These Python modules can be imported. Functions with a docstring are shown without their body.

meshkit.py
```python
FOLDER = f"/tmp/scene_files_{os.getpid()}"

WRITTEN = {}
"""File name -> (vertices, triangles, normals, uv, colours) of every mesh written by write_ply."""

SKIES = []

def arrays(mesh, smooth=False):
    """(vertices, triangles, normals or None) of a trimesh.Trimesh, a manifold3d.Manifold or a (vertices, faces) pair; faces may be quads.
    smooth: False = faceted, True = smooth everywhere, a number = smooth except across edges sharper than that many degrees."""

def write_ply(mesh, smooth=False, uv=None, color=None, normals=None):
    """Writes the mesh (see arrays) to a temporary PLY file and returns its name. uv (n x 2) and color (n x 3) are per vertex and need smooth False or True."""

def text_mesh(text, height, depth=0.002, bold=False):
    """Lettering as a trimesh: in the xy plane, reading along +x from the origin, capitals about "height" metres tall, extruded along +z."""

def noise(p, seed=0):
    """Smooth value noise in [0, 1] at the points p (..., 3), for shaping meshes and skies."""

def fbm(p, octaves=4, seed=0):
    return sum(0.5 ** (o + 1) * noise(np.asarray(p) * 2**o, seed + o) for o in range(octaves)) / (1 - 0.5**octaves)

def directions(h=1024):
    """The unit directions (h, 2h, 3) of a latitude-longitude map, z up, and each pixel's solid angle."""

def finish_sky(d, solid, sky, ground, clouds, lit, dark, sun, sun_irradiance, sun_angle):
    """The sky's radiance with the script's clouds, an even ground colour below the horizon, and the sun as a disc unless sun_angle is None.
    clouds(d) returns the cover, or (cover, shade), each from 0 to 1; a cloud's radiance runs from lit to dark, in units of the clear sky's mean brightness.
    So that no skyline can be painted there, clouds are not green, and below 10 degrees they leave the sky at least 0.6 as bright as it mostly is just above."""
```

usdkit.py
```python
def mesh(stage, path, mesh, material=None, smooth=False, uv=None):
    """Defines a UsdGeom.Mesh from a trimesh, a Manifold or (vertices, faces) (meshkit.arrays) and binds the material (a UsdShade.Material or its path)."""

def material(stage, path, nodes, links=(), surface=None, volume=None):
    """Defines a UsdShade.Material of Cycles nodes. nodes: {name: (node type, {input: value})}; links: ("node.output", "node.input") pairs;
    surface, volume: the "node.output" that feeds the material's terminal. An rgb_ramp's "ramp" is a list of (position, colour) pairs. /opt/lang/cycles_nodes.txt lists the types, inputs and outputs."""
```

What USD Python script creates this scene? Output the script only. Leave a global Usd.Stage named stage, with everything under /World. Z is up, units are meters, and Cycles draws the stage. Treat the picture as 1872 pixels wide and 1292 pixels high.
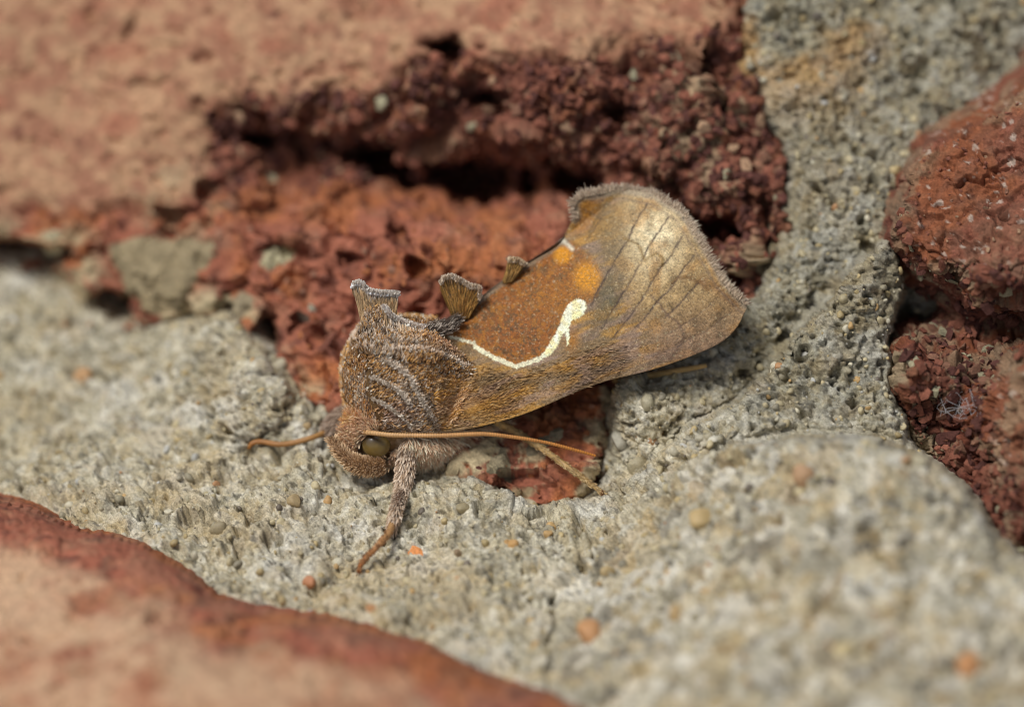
import math, random
import numpy as np
import trimesh, usdkit, shapely
from meshkit import noise
from scipy.interpolate import RBFInterpolator, RectBivariateSpline
from scipy.ndimage import distance_transform_edt, map_coordinates, gaussian_filter
from scipy.spatial import cKDTree, Delaunay
from scipy import sparse
from scipy.sparse.linalg import spsolve
from pxr import Usd, UsdGeom, UsdLux, UsdShade, Gf, Sdf, Vt

rng = np.random.default_rng(7)
random.seed(7)
stage = Usd.Stage.CreateInMemory()
UsdGeom.SetStageUpAxis(stage, 'Z'); UsdGeom.SetStageMetersPerUnit(stage, 1.0)
UsdGeom.Xform.Define(stage, '/World'); UsdGeom.Scope.Define(stage, '/World/Looks')

# ------------------------------------------------------------------ camera, sky, sun, exposure
EXPOSURE = 0.78
MM = 0.001
PITCH = math.radians(35)
DIST = 230.0                       # mm from the lens to the sharp plane
APER = 11.0                        # mm, lens opening
KPX = 50.0 / 1872                  # mm per measured step in the sharp plane
TGT = np.array([0.0, 0.0, 30.0])
RT = np.array([1.0, 0, 0]); FW = np.array([0, math.cos(PITCH), -math.sin(PITCH)]); UP = np.cross(RT, FW)
EYE = TGT - DIST * FW
cam = UsdGeom.Camera.Define(stage, '/World/camera')
cam.CreateFocalLengthAttr(100.0); cam.CreateHorizontalApertureAttr(100 * 50.0 / DIST)
cam.CreateVerticalApertureAttr(100 * 50.0 / DIST * 706 / 1024)
cam.CreateFStopAttr(100.0 / APER); cam.CreateFocusDistanceAttr(DIST * MM)
cam.CreateClippingRangeAttr(Gf.Vec2f(0.01, 100.0)); cam.CreateExposureAttr(EXPOSURE)
M = Gf.Matrix4d(*RT, 0, *UP, 0, *(-FW), 0, *(EYE * MM), 1)
cam.AddTransformOp().Set(M)

SUN = np.array([-0.40, -0.20, 0.89]); SUN /= np.linalg.norm(SUN)      # towards the sun
elev = math.asin(SUN[2]); rot = math.atan2(SUN[0], SUN[1])
usdkit.material(stage, '/World/Looks/sky_look', {
    's': ('sky_texture', {'sky_type': 'single_scattering', 'sun_disc': False, 'sun_elevation': elev, 'sun_rotation': rot, 'aerosol_density': 3.0}),
    'h': ('hsv', {'saturation': 0.6}),
    'b': ('background_shader', {'strength': 0.05})}, [('s.color', 'h.color'), ('h.color', 'b.color')], surface='b.background')
dome = UsdLux.DomeLight.Define(stage, '/World/sky')
UsdShade.MaterialBindingAPI.Apply(dome.GetPrim()).Bind(UsdShade.Material.Get(stage, '/World/Looks/sky_look'))
dome.GetPrim().SetCustomDataByKey('kind', 'structure')
sun = UsdLux.DistantLight.Define(stage, '/World/sun')
sun.CreateIntensityAttr(0.4); sun.CreateAngleAttr(17.0); sun.CreateNormalizeAttr(True); sun.CreateColorAttr(Gf.Vec3f(1.0, 0.985, 0.965))
z = SUN; x = np.cross([0, 0, 1], z); x /= np.linalg.norm(x); y = np.cross(z, x)
sun.AddTransformOp().Set(Gf.Matrix4d(*x, 0, *y, 0, *z, 0, 0, 0, 1, 1))

# ------------------------------------------------------------------ helpers
def lin(c):
    c = np.asarray(c, float) / 255.0
    return np.where(c < 0.04045, c / 12.92, ((c + 0.055) / 1.055) ** 2.4)

def b2d(b):                                    # a measured blur (far +, near -) to mm behind the sharp plane
    c = np.asarray(b, float) * KPX
    return np.where(c > 0, DIST * c / (APER - np.minimum(c, APER * .9)), DIST * c / (APER - c))

def cam_pt(u, v, d):                           # camera coordinates (right, up, away) in mm
    u, v, d = np.broadcast_arrays(np.asarray(u, float), np.asarray(v, float), np.asarray(d, float))
    s = (DIST + d) / DIST * KPX
    return np.stack([(u - 936) * s, (646 - v) * s, d], -1)

def c2w(p):
    return TGT + p[..., :1] * RT + p[..., 1:2] * UP + p[..., 2:3] * FW

def at(u, v, d):
    return c2w(cam_pt(u, v, d))

def fb(p, scale, octaves=4, seed=0, rough=0.5):
    t, a, s = 0.0, 1.0, 0.0
    for o in range(octaves):
        t = t + a * noise(np.asarray(p) * (scale * 2 ** o) + 31.7 * o, seed + o); s += a; a *= rough
    return t / s                                # 0..1, mean about .5

def sstep(a, b, x):
    t = np.clip((x - a) / (b - a), 0, 1); return t * t * (3 - 2 * t)

def mixc(a, b, t):
    return a + (b - a) * np.asarray(t)[..., None]

class Poly:
    """Signed distance (inside negative) to an outline."""
    def __init__(self, pts, smooth=0, step=5.0):
        self.p = shapely.Polygon(pts)
        x0, y0, x1, y1 = self.p.bounds
        self.x0, self.y0, self.s = x0 - 260, y0 - 260, step
        gx = np.arange(self.x0, x1 + 260, step); gy = np.arange(self.y0, y1 + 260, step)
        U, V = np.meshgrid(gx, gy)
        ins = shapely.contains_xy(self.p, U.ravel(), V.ravel()).reshape(U.shape)
        self.f = (distance_transform_edt(~ins) - distance_transform_edt(ins)) * step
        if smooth: self.f = gaussian_filter(self.f, smooth / step)
    def __call__(self, u, v):
        return map_coordinates(self.f, [(np.asarray(v) - self.y0) / self.s, (np.asarray(u) - self.x0) / self.s], order=1, mode='nearest')

class Field:
    """A smooth depth field through measured points (u, v, blur)."""
    def __init__(self, pts, box, smooth=0.5, step=14.0):
        pts = np.array(pts, float)
        f = RBFInterpolator(pts[:, :2] / 100, b2d(pts[:, 2]), kernel='thin_plate_spline', smoothing=smooth * 0.02)
        gu = np.arange(box[0] - 60, box[1] + 61, step); gv = np.arange(box[2] - 60, box[3] + 61, step)
        U, V = np.meshgrid(gu, gv, indexing='ij')
        self.sp = RectBivariateSpline(gu, gv, f(np.stack([U.ravel(), V.ravel()], -1) / 100).reshape(U.shape))
    def __call__(self, u, v):
        return self.sp.ev(u, v)

used = {}
def name_in(parent, name):
    k = (parent, name); n = used.get(k, -1) + 1; used[k] = n
    return f'{parent}/{name}' if n == 0 else f'{parent}/{name}_{n:03d}'

def tag(prim, label=None, cat=None, group=None, kind=None):
    for k, v in (('label', label), ('category', cat), ('group', group), ('kind', kind)):
        if v: prim.SetCustomDataByKey(k, v)

ORIGIN = {}
def thing(name, base, label, cat=None, group=None, kind=None):
    path = name_in('/World', name)
    x = UsdGeom.Xform.Define(stage, path); x.AddTranslateOp().Set(Gf.Vec3d(*(np.asarray(base) * MM)))
    ORIGIN[path] = np.asarray(base, float)
    tag(x.GetPrim(), label, cat, group, kind)
    return path

def obj(parent, name, v, f, mat, col=None, normals=None, label=None, kind=None, smooth=True):
    """One mesh; v in world mm."""
    path = name_in(parent, name)
    root = '/'.join(path.split('/')[:3])
    org = ORIGIN.get(root, np.zeros(3))
    v = (np.asarray(v, float) - org) * MM; f = np.asarray(f, int)
    m = UsdGeom.Mesh.Define(stage, path)
    m.CreatePointsAttr(Vt.Vec3fArray.FromNumpy(v.astype(np.float32)))
    m.CreateFaceVertexCountsAttr(Vt.IntArray.FromNumpy(np.full(len(f), f.shape[1], np.int32)))
    m.CreateFaceVertexIndicesAttr(Vt.IntArray.FromNumpy(f.astype(np.int32).ravel()))
    m.CreateSubdivisionSchemeAttr('none')
    if smooth:
        t = f if f.shape[1] == 3 else np.vstack([f[:, [0, 1, 2]], f[:, [0, 2, 3]]])
        n = np.zeros_like(v); fn = np.cross(v[t[:, 1]] - v[t[:, 0]], v[t[:, 2]] - v[t[:, 0]]) * 1e6
        for k in range(3): np.add.at(n, t[:, k], fn)
        L = np.linalg.norm(n, axis=1, keepdims=True); n = np.where(L > 0, n / np.maximum(L, 1e-30), [0, 0, 1.0])
        m.CreateNormalsAttr(Vt.Vec3fArray.FromNumpy(n.astype(np.float32))); m.SetNormalsInterpolation('vertex')
    if col is not None:
        UsdGeom.PrimvarsAPI(m).CreatePrimvar('tint', Sdf.ValueTypeNames.Color3fArray, 'vertex').Set(Vt.Vec3fArray.FromNumpy(np.ascontiguousarray(np.clip(col, 0, 1), np.float32)))
    UsdShade.MaterialBindingAPI.Apply(m.GetPrim()).Bind(UsdShade.Material.Get(stage, mat))
    tag(m.GetPrim(), label, None, None, kind)
    return path

def look(name, rough=0.85, n_scale=9000.0, lo=0.75, hi=1.2, bump=0.02, spec=0.3, cell=0.0, cell_amt=0.0, sheen=0.0, flat=None, detail=4, transl=0.0, coat=0.0):
    """Vertex tint times fine noise (and grain cells), with fine relief. bump in mm; scales per metre."""
    nodes = {'g': ('geometry', {}), 'a': ('attribute', {'attribute': 'tint'}),
             'n': ('noise_texture', {'scale': n_scale, 'detail': detail, 'roughness': 0.65}),
             'r': ('rgb_ramp', {'ramp': [(0.25, (lo,) * 3), (0.75, (hi,) * 3)]}),
             'm': ('mix', {'mix_type': 'multiply', 'fac': 1.0}),
             'b': ('bump', {'strength': 1.0, 'distance': bump * MM}),
             'p': ('principled_bsdf', {'roughness': rough, 'specular_ior_level': spec, 'sheen_weight': sheen, 'coat_weight': coat})}
    links = [('g.position', 'n.vector'), ('n.fac', 'r.fac'), ('a.color', 'm.color1'), ('r.color', 'm.color2'), ('n.fac', 'b.height'), ('b.normal', 'p.normal')]
    out = 'm.color'
    if flat is not None:
        nodes['a'] = ('color', {'value': tuple(flat)}); links = [('a.color', b) if a == 'a.color' else (a, b) for a, b in links]
    if cell:
        nodes['v'] = ('voronoi_texture', {'scale': cell}); nodes['w'] = ('separate_color', {}); nodes['q'] = ('rgb_ramp', {'ramp': [(0, (1 - cell_amt,) * 3), (1, (1 + cell_amt,) * 3)]})
        nodes['m2'] = ('mix', {'mix_type': 'multiply', 'fac': 1.0})
        links += [('g.position', 'v.vector'), ('v.color', 'w.color'), ('w.r', 'q.fac'), ('m.color', 'm2.color1'), ('q.color', 'm2.color2')]
        out = 'm2.color'
        nodes['b2'] = ('bump', {'strength': 0.6, 'distance': bump * 1.5 * MM})
        links += [('w.g', 'b2.height'), ('b.normal', 'b2.normal')]
        links = [(('b2.normal', b) if b == 'p.normal' else (a, b)) for a, b in links]
    links.append((out, 'p.base_color'))
    surf = 'p.BSDF'
    if transl:
        nodes['t'] = ('translucent_bsdf', {}); nodes['mx'] = ('mix_closure', {'fac': transl})
        links += [(out, 't.color'), ('p.BSDF', 'mx.closure1'), ('t.BSDF', 'mx.closure2')]; surf = 'mx.closure'
    usdkit.material(stage, f'/World/Looks/{name}', nodes, links, surface=surf)
    return f'/World/Looks/{name}'

L_MORTAR = look('mortar_look', 0.95, 11000, 0.55, 1.35, 0.09, 0.2, cell=9000, cell_amt=0.16)
L_GRAIN = look('grain_look', 0.6, 9000, 0.75, 1.2, 0.02, 0.4)
L_BRICK = look('brick_look', 0.93, 8000, 0.62, 1.35, 0.06, 0.2, cell=5000, cell_amt=0.12, detail=6)

# ------------------------------------------------------------------ measured outlines
P_UPPER = Poly([(-300, 440), (0, 430), (40, 450), (130, 455), (160, 540), (200, 600), (300, 590), (420, 560), (470, 650), (535, 740), (620, 752), (720, 800), (760, 850), (860, 868),
                (930, 915), (1000, 925), (1080, 895), (1105, 800), (1120, 720), (1220, 660), (1320, 600), (1390, 555), (1415, 480), (1440, 300), (1400, 200), (1345, 110), (1370, 0), (1400, -300), (-300, -300)])
P_RIGHT = Poly([(1925, -300), (1915, 20), (1888, 70), (1895, 130), (1858, 185), (1755, 240), (1700, 265), (1660, 350), (1642, 410), (1632, 445), (1670, 495), (1685, 545), (1650, 620), (1655, 700), (1672, 790),
                (1705, 845), (1760, 890), (1795, 960), (1830, 1010), (1900, 1040), (2150, 1040), (2150, -300)])
P_LOWER = Poly([(-300, 880), (-50, 905), (0, 915), (60, 930), (130, 962), (200, 978), (270, 1000), (340, 1040), (400, 1085), (470, 1112), (560, 1122), (680, 1146), (780, 1182), (850, 1222), (920, 1250),
                (1000, 1268), (1070, 1292), (1110, 1330), (1150, 1600), (-300, 1600)])
WARP = lambda u, v, a, s, k: (u + a * (fb(np.stack([u, v, 0 * u], -1), s, 4, k) - .5) * 2, v + a * (fb(np.stack([u, v, 0 * u + 9], -1), s, 4, k + 50) - .5) * 2)

def sheet(box, step, depth, disp, color, keep=None):
    """A grid over a region: depth in mm for each node, then displaced along its own normals by disp(points, normals, u, v); returns verts, quads, colours, u, v."""
    gu = np.arange(box[0], box[1] + step, step); gv = np.arange(box[2], box[3] + step, step * .75)
    U, V = np.meshgrid(gu, gv, indexing='ij'); u, v = U.ravel(), V.ravel()
    P = at(u, v, depth(u, v))
    n0, n1 = U.shape
    G = P.reshape(n0, n1, 3)
    N = np.cross(np.gradient(G, axis=0), np.gradient(G, axis=1)).reshape(-1, 3)
    N /= np.maximum(np.linalg.norm(N, axis=1, keepdims=True), 1e-9)
    N *= np.where((N @ FW) > 0, -1, 1)[:, None]
    el = np.maximum(np.linalg.norm(np.gradient(G, axis=0), axis=-1), np.linalg.norm(np.gradient(G, axis=1), axis=-1)); el = gaussian_filter(el, 2).ravel()
    P2 = P + disp(P, N, u, v) * np.clip(1.9 * step * KPX / el, .1, 1)[:, None] ** 1.5
    idx = np.arange(n0 * n1).reshape(n0, n1)
    q = np.stack([idx[:-1, :-1], idx[1:, :-1], idx[1:, 1:], idx[:-1, 1:]], -1).reshape(-1, 4)
    if keep is not None:
        k = keep(u, v); q = q[k[q].all(1)]
    usd, inv = np.unique(q, return_inverse=True)
    C = color(P, P2, N, u, v)
    q = inv.reshape(q.shape)
    P2, C, u, v, N = P2[usd], C[usd], u[usd], v[usd], N[usd]
    return P2, q, C, u, v, N

def skirt(P, q, C, back=14.0):
    """Side walls and a back so that the sheet is a body with depth."""
    e = np.concatenate([q[:, [0, 1]], q[:, [1, 2]], q[:, [2, 3]], q[:, [3, 0]]])
    key = np.sort(e, 1); _, i, c = np.unique(key[:, 0] * (len(P) + 1) + key[:, 1], return_index=True, return_counts=True)
    b = e[i[c == 1]]
    vs, inv = np.unique(b, return_inverse=True); b2 = inv.reshape(b.shape) + len(P)
    down = np.array([0, 0, -1.0]) * .75 + FW * .65
    Q = P[vs] + back * down
    quads = np.concatenate([b[:, ::-1], b2], 1)
    return np.vstack([P, Q]), np.vstack([q, quads]), np.vstack([C, C[vs]])

def bumps(P, seeds, r, seed=0):
    """Rounded grains standing up from a surface: height 0..1 and the index of the nearest seed."""
    d, i = cKDTree(seeds).query(P, k=2)
    h = np.sqrt(np.clip(1 - (d[:, 0] / (r[i[:, 0]])) ** 2, 0, 1))
    return h, i[:, 0], d[:, 1] - d[:, 0], d[:, 0]

# ------------------------------------------------------------------ the mortar bed
MORTAR_PTS = [(-150, 560, 24), (0, 560, 22), (0, 700, 19), (0, 850, 10), (0, 920, 6), (150, 600, 20), (200, 750, 14), (200, 880, 5), (400, 590, 12), (350, 700, 11), (450, 800, 6), (350, 900, 3),
              (530, 720, 7), (620, 765, 8), (550, 860, 2.5), (700, 893, 1.5), (690, 850, 5), (640, 850, 4.5), (760, 855, 5), (740, 810, 7), (840, 860, 4), (590, 800, 6.5), (520, 812, 6), (460, 815, 6.5), (600, 950, -1), (450, 1000, -3), (660, 1040, -4), (300, 960, .3), (760, 1020, -3), (900, 900, 1.5), (1000, 935, 1), (1090, 915, 1),
              (1000, 1000, -3), (900, 1100, -9), (700, 1120, -10), (900, 1200, -16), (1000, 1292, -24), (1100, 1000, -4), (1200, 930, -4), (560, 1080, -7), (-150, 920, 7), (-150, 750, 17),
              (1130, 760, 3), (1220, 700, 4), (1300, 650, 5), (1365, 560, 6), (1420, 470, 6.5), (1450, 380, 8), (1440, 250, 10), (1370, 90, 12), (1370, -60, 14), (1600, 30, 14), (1600, -140, 18), (1750, 80, 14),
              (1550, 200, 11), (1600, 350, 7), (1520, 430, 6), (1400, 700, 5), (1330, 780, 4), (1240, 830, 2.5), (1500, 600, 6), (1580, 500, 7), (1140, 905, 1),
              (1400, 550, 5), (1345, 640, 4.5), (1260, 730, 3.5), (1180, 800, 2.5), (1720, 820, 1), (1600, 740, 4), (1650, 600, 14), (1660, 720, 12),
              (1200, 1000, -8), (1200, 1292, -28), (1100, 1150, -15), (1000, 1400, -34), (1450, 870, -3), (1650, 870, -2), (1800, 930, -3), (1500, 1050, -12), (1850, 1100, -14), (1500, 1300, -30), (1900, 1350, -30), (600, 1300, -22), (300, 1300, -20), (0, 1200, -12),
              (1700, 650, 8), (1680, 560, 8), (1750, 400, 10), (1850, 300, 12), (1850, 700, 6), (1850, 850, 2), (700, 700, 18), (900, 600, 20), (900, 800, 13), (1050, 830, 10), (1200, 500, 18), (1250, 300, 22), (600, 500, 26), (300, 400, 30), (600, 100, 32), (0, 200, 34), (1000, 50, 30)]
F_MORTAR = Field(MORTAR_PTS, (-170, 2040, -150, 1450), 0.4)
P_RIDGE = Poly([(1080, 945), (1140, 900), (1180, 858), (1235, 800), (1300, 765), (1345, 735), (1395, 690), (1440, 620), (1505, 560), (1565, 480), (1625, 425), (1655, 470), (1650, 540), (1628, 620), (1640, 700), (1668, 800), (1720, 900), (1300, 1000), (1100, 980)])
F_RIDGE = Field([(1080, 945, 0), (1140, 905, 0), (1200, 855, -1), (1300, 790, -2.5), (1350, 740, -1), (1430, 640, 0), (1500, 580, .5), (1560, 510, 1), (1620, 450, 2), (1550, 640, 0), (1600, 700, 0), (1500, 740, -1.5), (1620, 775, -1.5), (1450, 785, -2.5), (1720, 880, -2), (1350, 850, -4), (1200, 950, -5), (1660, 520, 3)], (1000, 1760, 380, 1050), .2)
P_MOUND = Poly([(1000, 1100), (1080, 1010), (1150, 940), (1210, 890), (1290, 838), (1360, 812), (1440, 800), (1520, 796), (1580, 798), (1650, 815), (1710, 838), (1775, 888), (1815, 950), (1860, 1010), (1960, 1050), (2300, 1100), (2300, 1700), (1000, 1700)])
F_MOUND = Field([(1000, 1100, -7), (1080, 1010, -4), (1150, 950, -3), (1210, 900, -4), (1290, 850, -6), (1360, 825, -8), (1450, 815, -10), (1600, 815, -14), (1700, 850, -16), (1780, 905, -17), (1500, 950, -17), (1300, 950, -10), (1200, 1000, -8), (1300, 1100, -17), (1500, 1100, -23), (1750, 1050, -23), (1860, 1020, -20),
                 (1872, 1250, -32), (1500, 1292, -34), (1200, 1292, -28), (1100, 1150, -14), (1950, 1420, -42), (1000, 1420, -34), (2000, 1080, -24)], (960, 2060, 740, 1460), .2)
def mortar_depth(u, v):
    d = F_MORTAR(u, v)
    uu, vv = WARP(u, v, 14, 0.02, 3)
    u3, v3 = WARP(u, v, 13, 0.035, 4)
    for P, F, wd in ((P_RIDGE, F_RIDGE, 14), (P_MOUND, F_MOUND, 12)):
        k = sstep(wd, -wd, P(u3, v3)); d = d * (1 - k) + np.minimum(F(np.clip(u, 960, 2040), np.clip(v, 380, 1450)), d + 3) * k
    for P, w in ((P_UPPER, .045), (P_RIGHT, .05)):
        s = -P(uu, vv)
        d = d + w * np.clip(s + 12, 0, 80)
    return d
def mortar_keep(u, v):
    return (P_UPPER(u, v) > -130) & (P_RIGHT(u, v) > -110) & (P_LOWER(u, v) > -110)
M_STEP = 3.3
MBOX = (-160, 2030, -140, 1440)
_su, _sv = rng.uniform(MBOX[0], MBOX[1], 64000), rng.uniform(MBOX[2], MBOX[3], 64000)
SEEDS_S = at(_su, _sv, mortar_depth(_su, _sv)); R_S = .07 + .22 * rng.random(len(SEEDS_S)) ** 2
_lu, _lv = rng.uniform(MBOX[0], MBOX[1], 2200), rng.uniform(MBOX[2], MBOX[3], 2200)
SEEDS_L = at(_lu, _lv, mortar_depth(_lu, _lv)); R_L = rng.uniform(.5, 1.3, len(SEEDS_L))
SEEDS_M = at(_su[:7000], _sv[:7000], mortar_depth(_su[:7000], _sv[:7000]))
_mc_m = lin([(214, 210, 196), (196, 172, 122), (182, 176, 154), (128, 122, 108), (200, 186, 150), (176, 146, 96)])[rng.choice(6, 7000, p=[.24, .18, .24, .12, .16, .06])]
MCOL = lin([(196, 188, 160), (176, 164, 130), (206, 202, 184), (160, 150, 122), (188, 168, 122), (150, 146, 130)])
_mc_s = MCOL[rng.choice(6, len(SEEDS_S), p=[.3, .2, .2, .12, .1, .08])]
def mortar_disp(P, N, u, v):
    calm = .35 + .65 * sstep(.35, .6, fb(P, .12, 2, 77))
    h = 1.3 * (fb(P, .22, 3, 11) - .5) + 1.1 * (fb(P, .7, 4, 12) - .5) * calm + .30 * (fb(P, 2.6, 4, 13, .62) - .5)
    hl, il, g, d1 = bumps(P, SEEDS_L, R_L)
    h += .32 * hl * R_L[il] * calm
    hs, i, g, d1 = bumps(P, SEEDS_S, R_S)
    h += .55 * hs * R_S[i]
    h -= .85 * sstep(.62, .78, fb(P, 1.2, 4, 21)) + .35 * sstep(.62, .75, fb(P, 3.2, 2, 22))
    cr = np.abs(fb(P, .16, 3, 31) - .5); crack = sstep(.010, .0, cr) * sstep(.5, .62, fb(P, .2, 2, 33)); h -= .55 * crack
    return N * h[:, None]
def mortar_color(P, P2, N, u, v):
    d, i = cKDTree(SEEDS_S).query(P2)
    c = _mc_s[i] * .55 + lin((188, 178, 148)) * .45
    c = mixc(c, lin((205, 204, 196)), .5 * sstep(.52, .68, fb(P, .5, 4, 41)))
    c = mixc(c, lin((186, 160, 108)), .45 * sstep(.5, .7, fb(P, .35, 3, 42)))
    # upright joint: older, greyer, greener mortar, with shade of its turned-away face painted in
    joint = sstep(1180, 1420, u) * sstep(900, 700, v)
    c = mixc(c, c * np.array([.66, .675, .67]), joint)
    och = sstep(260, 0, v) * sstep(1700, 1450, u) * sstep(1300, 1340, u)
    c = mixc(c, lin((196, 146, 76)), .85 * och * sstep(.35, .55, fb(P, .3, 3, 43)))
    big = lin([(210, 204, 186), (190, 166, 118), (168, 160, 138), (120, 112, 98), (176, 172, 160)])[np.arange(2200) % 5]
    c = mixc(c, big[cKDTree(SEEDS_L).query(P2 + (fb(P, 1.5, 3, 46) - .5)[:, None] * 1.2)[1]], .5 * sstep(40, -60, P_MOUND(u, v)))
    c = c * (1 - .6 * sstep(.64, .72, fb(P, 4.5, 2, 45)))[:, None]
    k = cKDTree(SEEDS_M).query(P2)[1]; c = mixc(c, _mc_m[k], .22 + .25 * sstep(30, -40, P_MOUND(u, v)))
    lum = c.mean(1, keepdims=True); c = lum + (c - lum) * .85; c = np.clip(c * np.clip(1 + 1.1 * (lum - .38), .4, 1.5), .02, 1) * np.array([1.045, 1.03, .995])
    c = mixc(c, lin((196, 150, 84)), .7 * sstep(300, -20, v) * sstep(1660, 1480, u) * sstep(1290, 1340, u) * sstep(.36, .55, fb(P, .3, 3, 43)))
    return c
MORTAR = thing('mortar', at(700, 880, 2), 'pale gritty sand mortar between the red bricks, under the moth', kind='structure')
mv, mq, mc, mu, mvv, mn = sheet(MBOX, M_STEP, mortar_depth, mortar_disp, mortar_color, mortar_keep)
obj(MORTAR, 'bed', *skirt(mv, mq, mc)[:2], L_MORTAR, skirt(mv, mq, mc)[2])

# sand grains standing out of the mortar
def pebble_protos(n, sub=1):
    out = []
    for k in range(n):
        m = trimesh.creation.icosphere(subdivisions=sub, radius=1.0)
        v = m.vertices * (1 + .55 * (fb(m.vertices, 1.1, 2, 200 + k) - .5)[:, None])
        v = v * np.array([1, random.uniform(.7, 1), random.uniform(.55, .85)])
        for _ in range(4):                                           # broken facets
            a = rng.normal(size=3); a /= np.linalg.norm(a); s = v @ a; v = v - np.outer(np.maximum(s - random.uniform(.45, .75), 0) * .9, a)
        out.append((np.array(v), np.array(m.faces)))
    return out
PROTO = pebble_protos(10, 1); PROTO2 = pebble_protos(6, 2)
def rand_rot():
    q = rng.normal(size=4); q /= np.linalg.norm(q); return trimesh.transformations.quaternion_matrix(q)[:3, :3]
GCOL = lin([(192, 178, 140), (184, 164, 118), (176, 166, 138), (202, 194, 168), (156, 148, 126), (190, 156, 104), (196, 194, 184), (122, 112, 98), (182, 138, 96)])
front = (P_UPPER(mu, mvv) > 2) & (P_RIGHT(mu, mvv) > 2) & (P_LOWER(mu, mvv) > 2)
cand = np.flatnonzero(front)
pick = rng.choice(cand, 4500, replace=False)
gv, gf, gc, nv = [], [], [], 0
for j in pick:
    pv, pf = PROTO[rng.integers(10)]
    r = .06 + .26 * rng.random() ** 3
    p = (pv * r) @ rand_rot().T + mv[j] + mn[j] * r * rng.uniform(-.55, .05)
    base = GCOL[rng.choice(9, p=[.24, .12, .24, .16, .12, .04, .04, .03, .01])]
    gv.append(p); gf.append(pf + nv); nv += len(pv); gc.append(np.tile(base * rng.uniform(.65, 1.0), (len(pv), 1)))
obj(MORTAR, 'sand_grain', np.vstack(gv), np.vstack(gf), L_GRAIN, np.vstack(gc), kind='stuff', label='loose sand grains set in the mortar')
_nt = cKDTree(np.stack([mu, mvv], -1))
def nearest_mortar(u, v):
    return _nt.query([u, v])[1]
# grains one can pick out
for (u, v, r, c) in [(598, 915, .26, (200, 150, 82)), (935, 1010, .32, (196, 142, 66)), (540, 925, .42, (168, 142, 96)), (565, 1062, .36, (190, 110, 60)), (677, 1125, .42, (188, 124, 66)), (1290, 955, .75, (196, 166, 108)),
                     (1085, 1165, .8, (204, 140, 82)), (1110, 1045, .5, (186, 160, 110)), (1770, 1215, .9, (196, 124, 60)), (840, 1015, .28, (128, 100, 70)), (1000, 985, .26, (204, 160, 96)), (925, 1000, .2, (190, 140, 70)),
                     (1130, 805, .55, (178, 174, 158)), (1160, 850, .6, (170, 160, 130)), (400, 972, .5, (150, 136, 104)), (1055, 1040, .3, (206, 196, 160)), (850, 940, .4, (150, 136, 100)), (720, 935, .4, (160, 150, 120)),
                     (970, 1130, .35, (204, 170, 110)), (1250, 985, .4, (200, 160, 96)), (1470, 870, .6, (186, 140, 100)), (1360, 1080, .6, (186, 170, 130)), (1180, 740, .5, (176, 168, 140)), (395, 895, .3, (190, 130, 80)),
                     (1305, 810, .28, (226, 222, 205)), (1680, 840, .4, (190, 180, 150)), (150, 690, .6, (192, 140, 86)), (1240, 1130, .6, (184, 150, 96)), (1540, 1190, .7, (200, 180, 130)), (560, 780, .3, (190, 160, 110))]:
    j = nearest_mortar(u, v); pv, pf = PROTO2[rng.integers(6)]
    p = (pv * r) @ rand_rot().T + mv[j] - mn[j] * r * .15
    obj(MORTAR, 'pebble', p, pf, L_GRAIN, np.tile(lin(c) * .62 + lin((176, 164, 134)) * .25, (len(pv), 1)))

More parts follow.
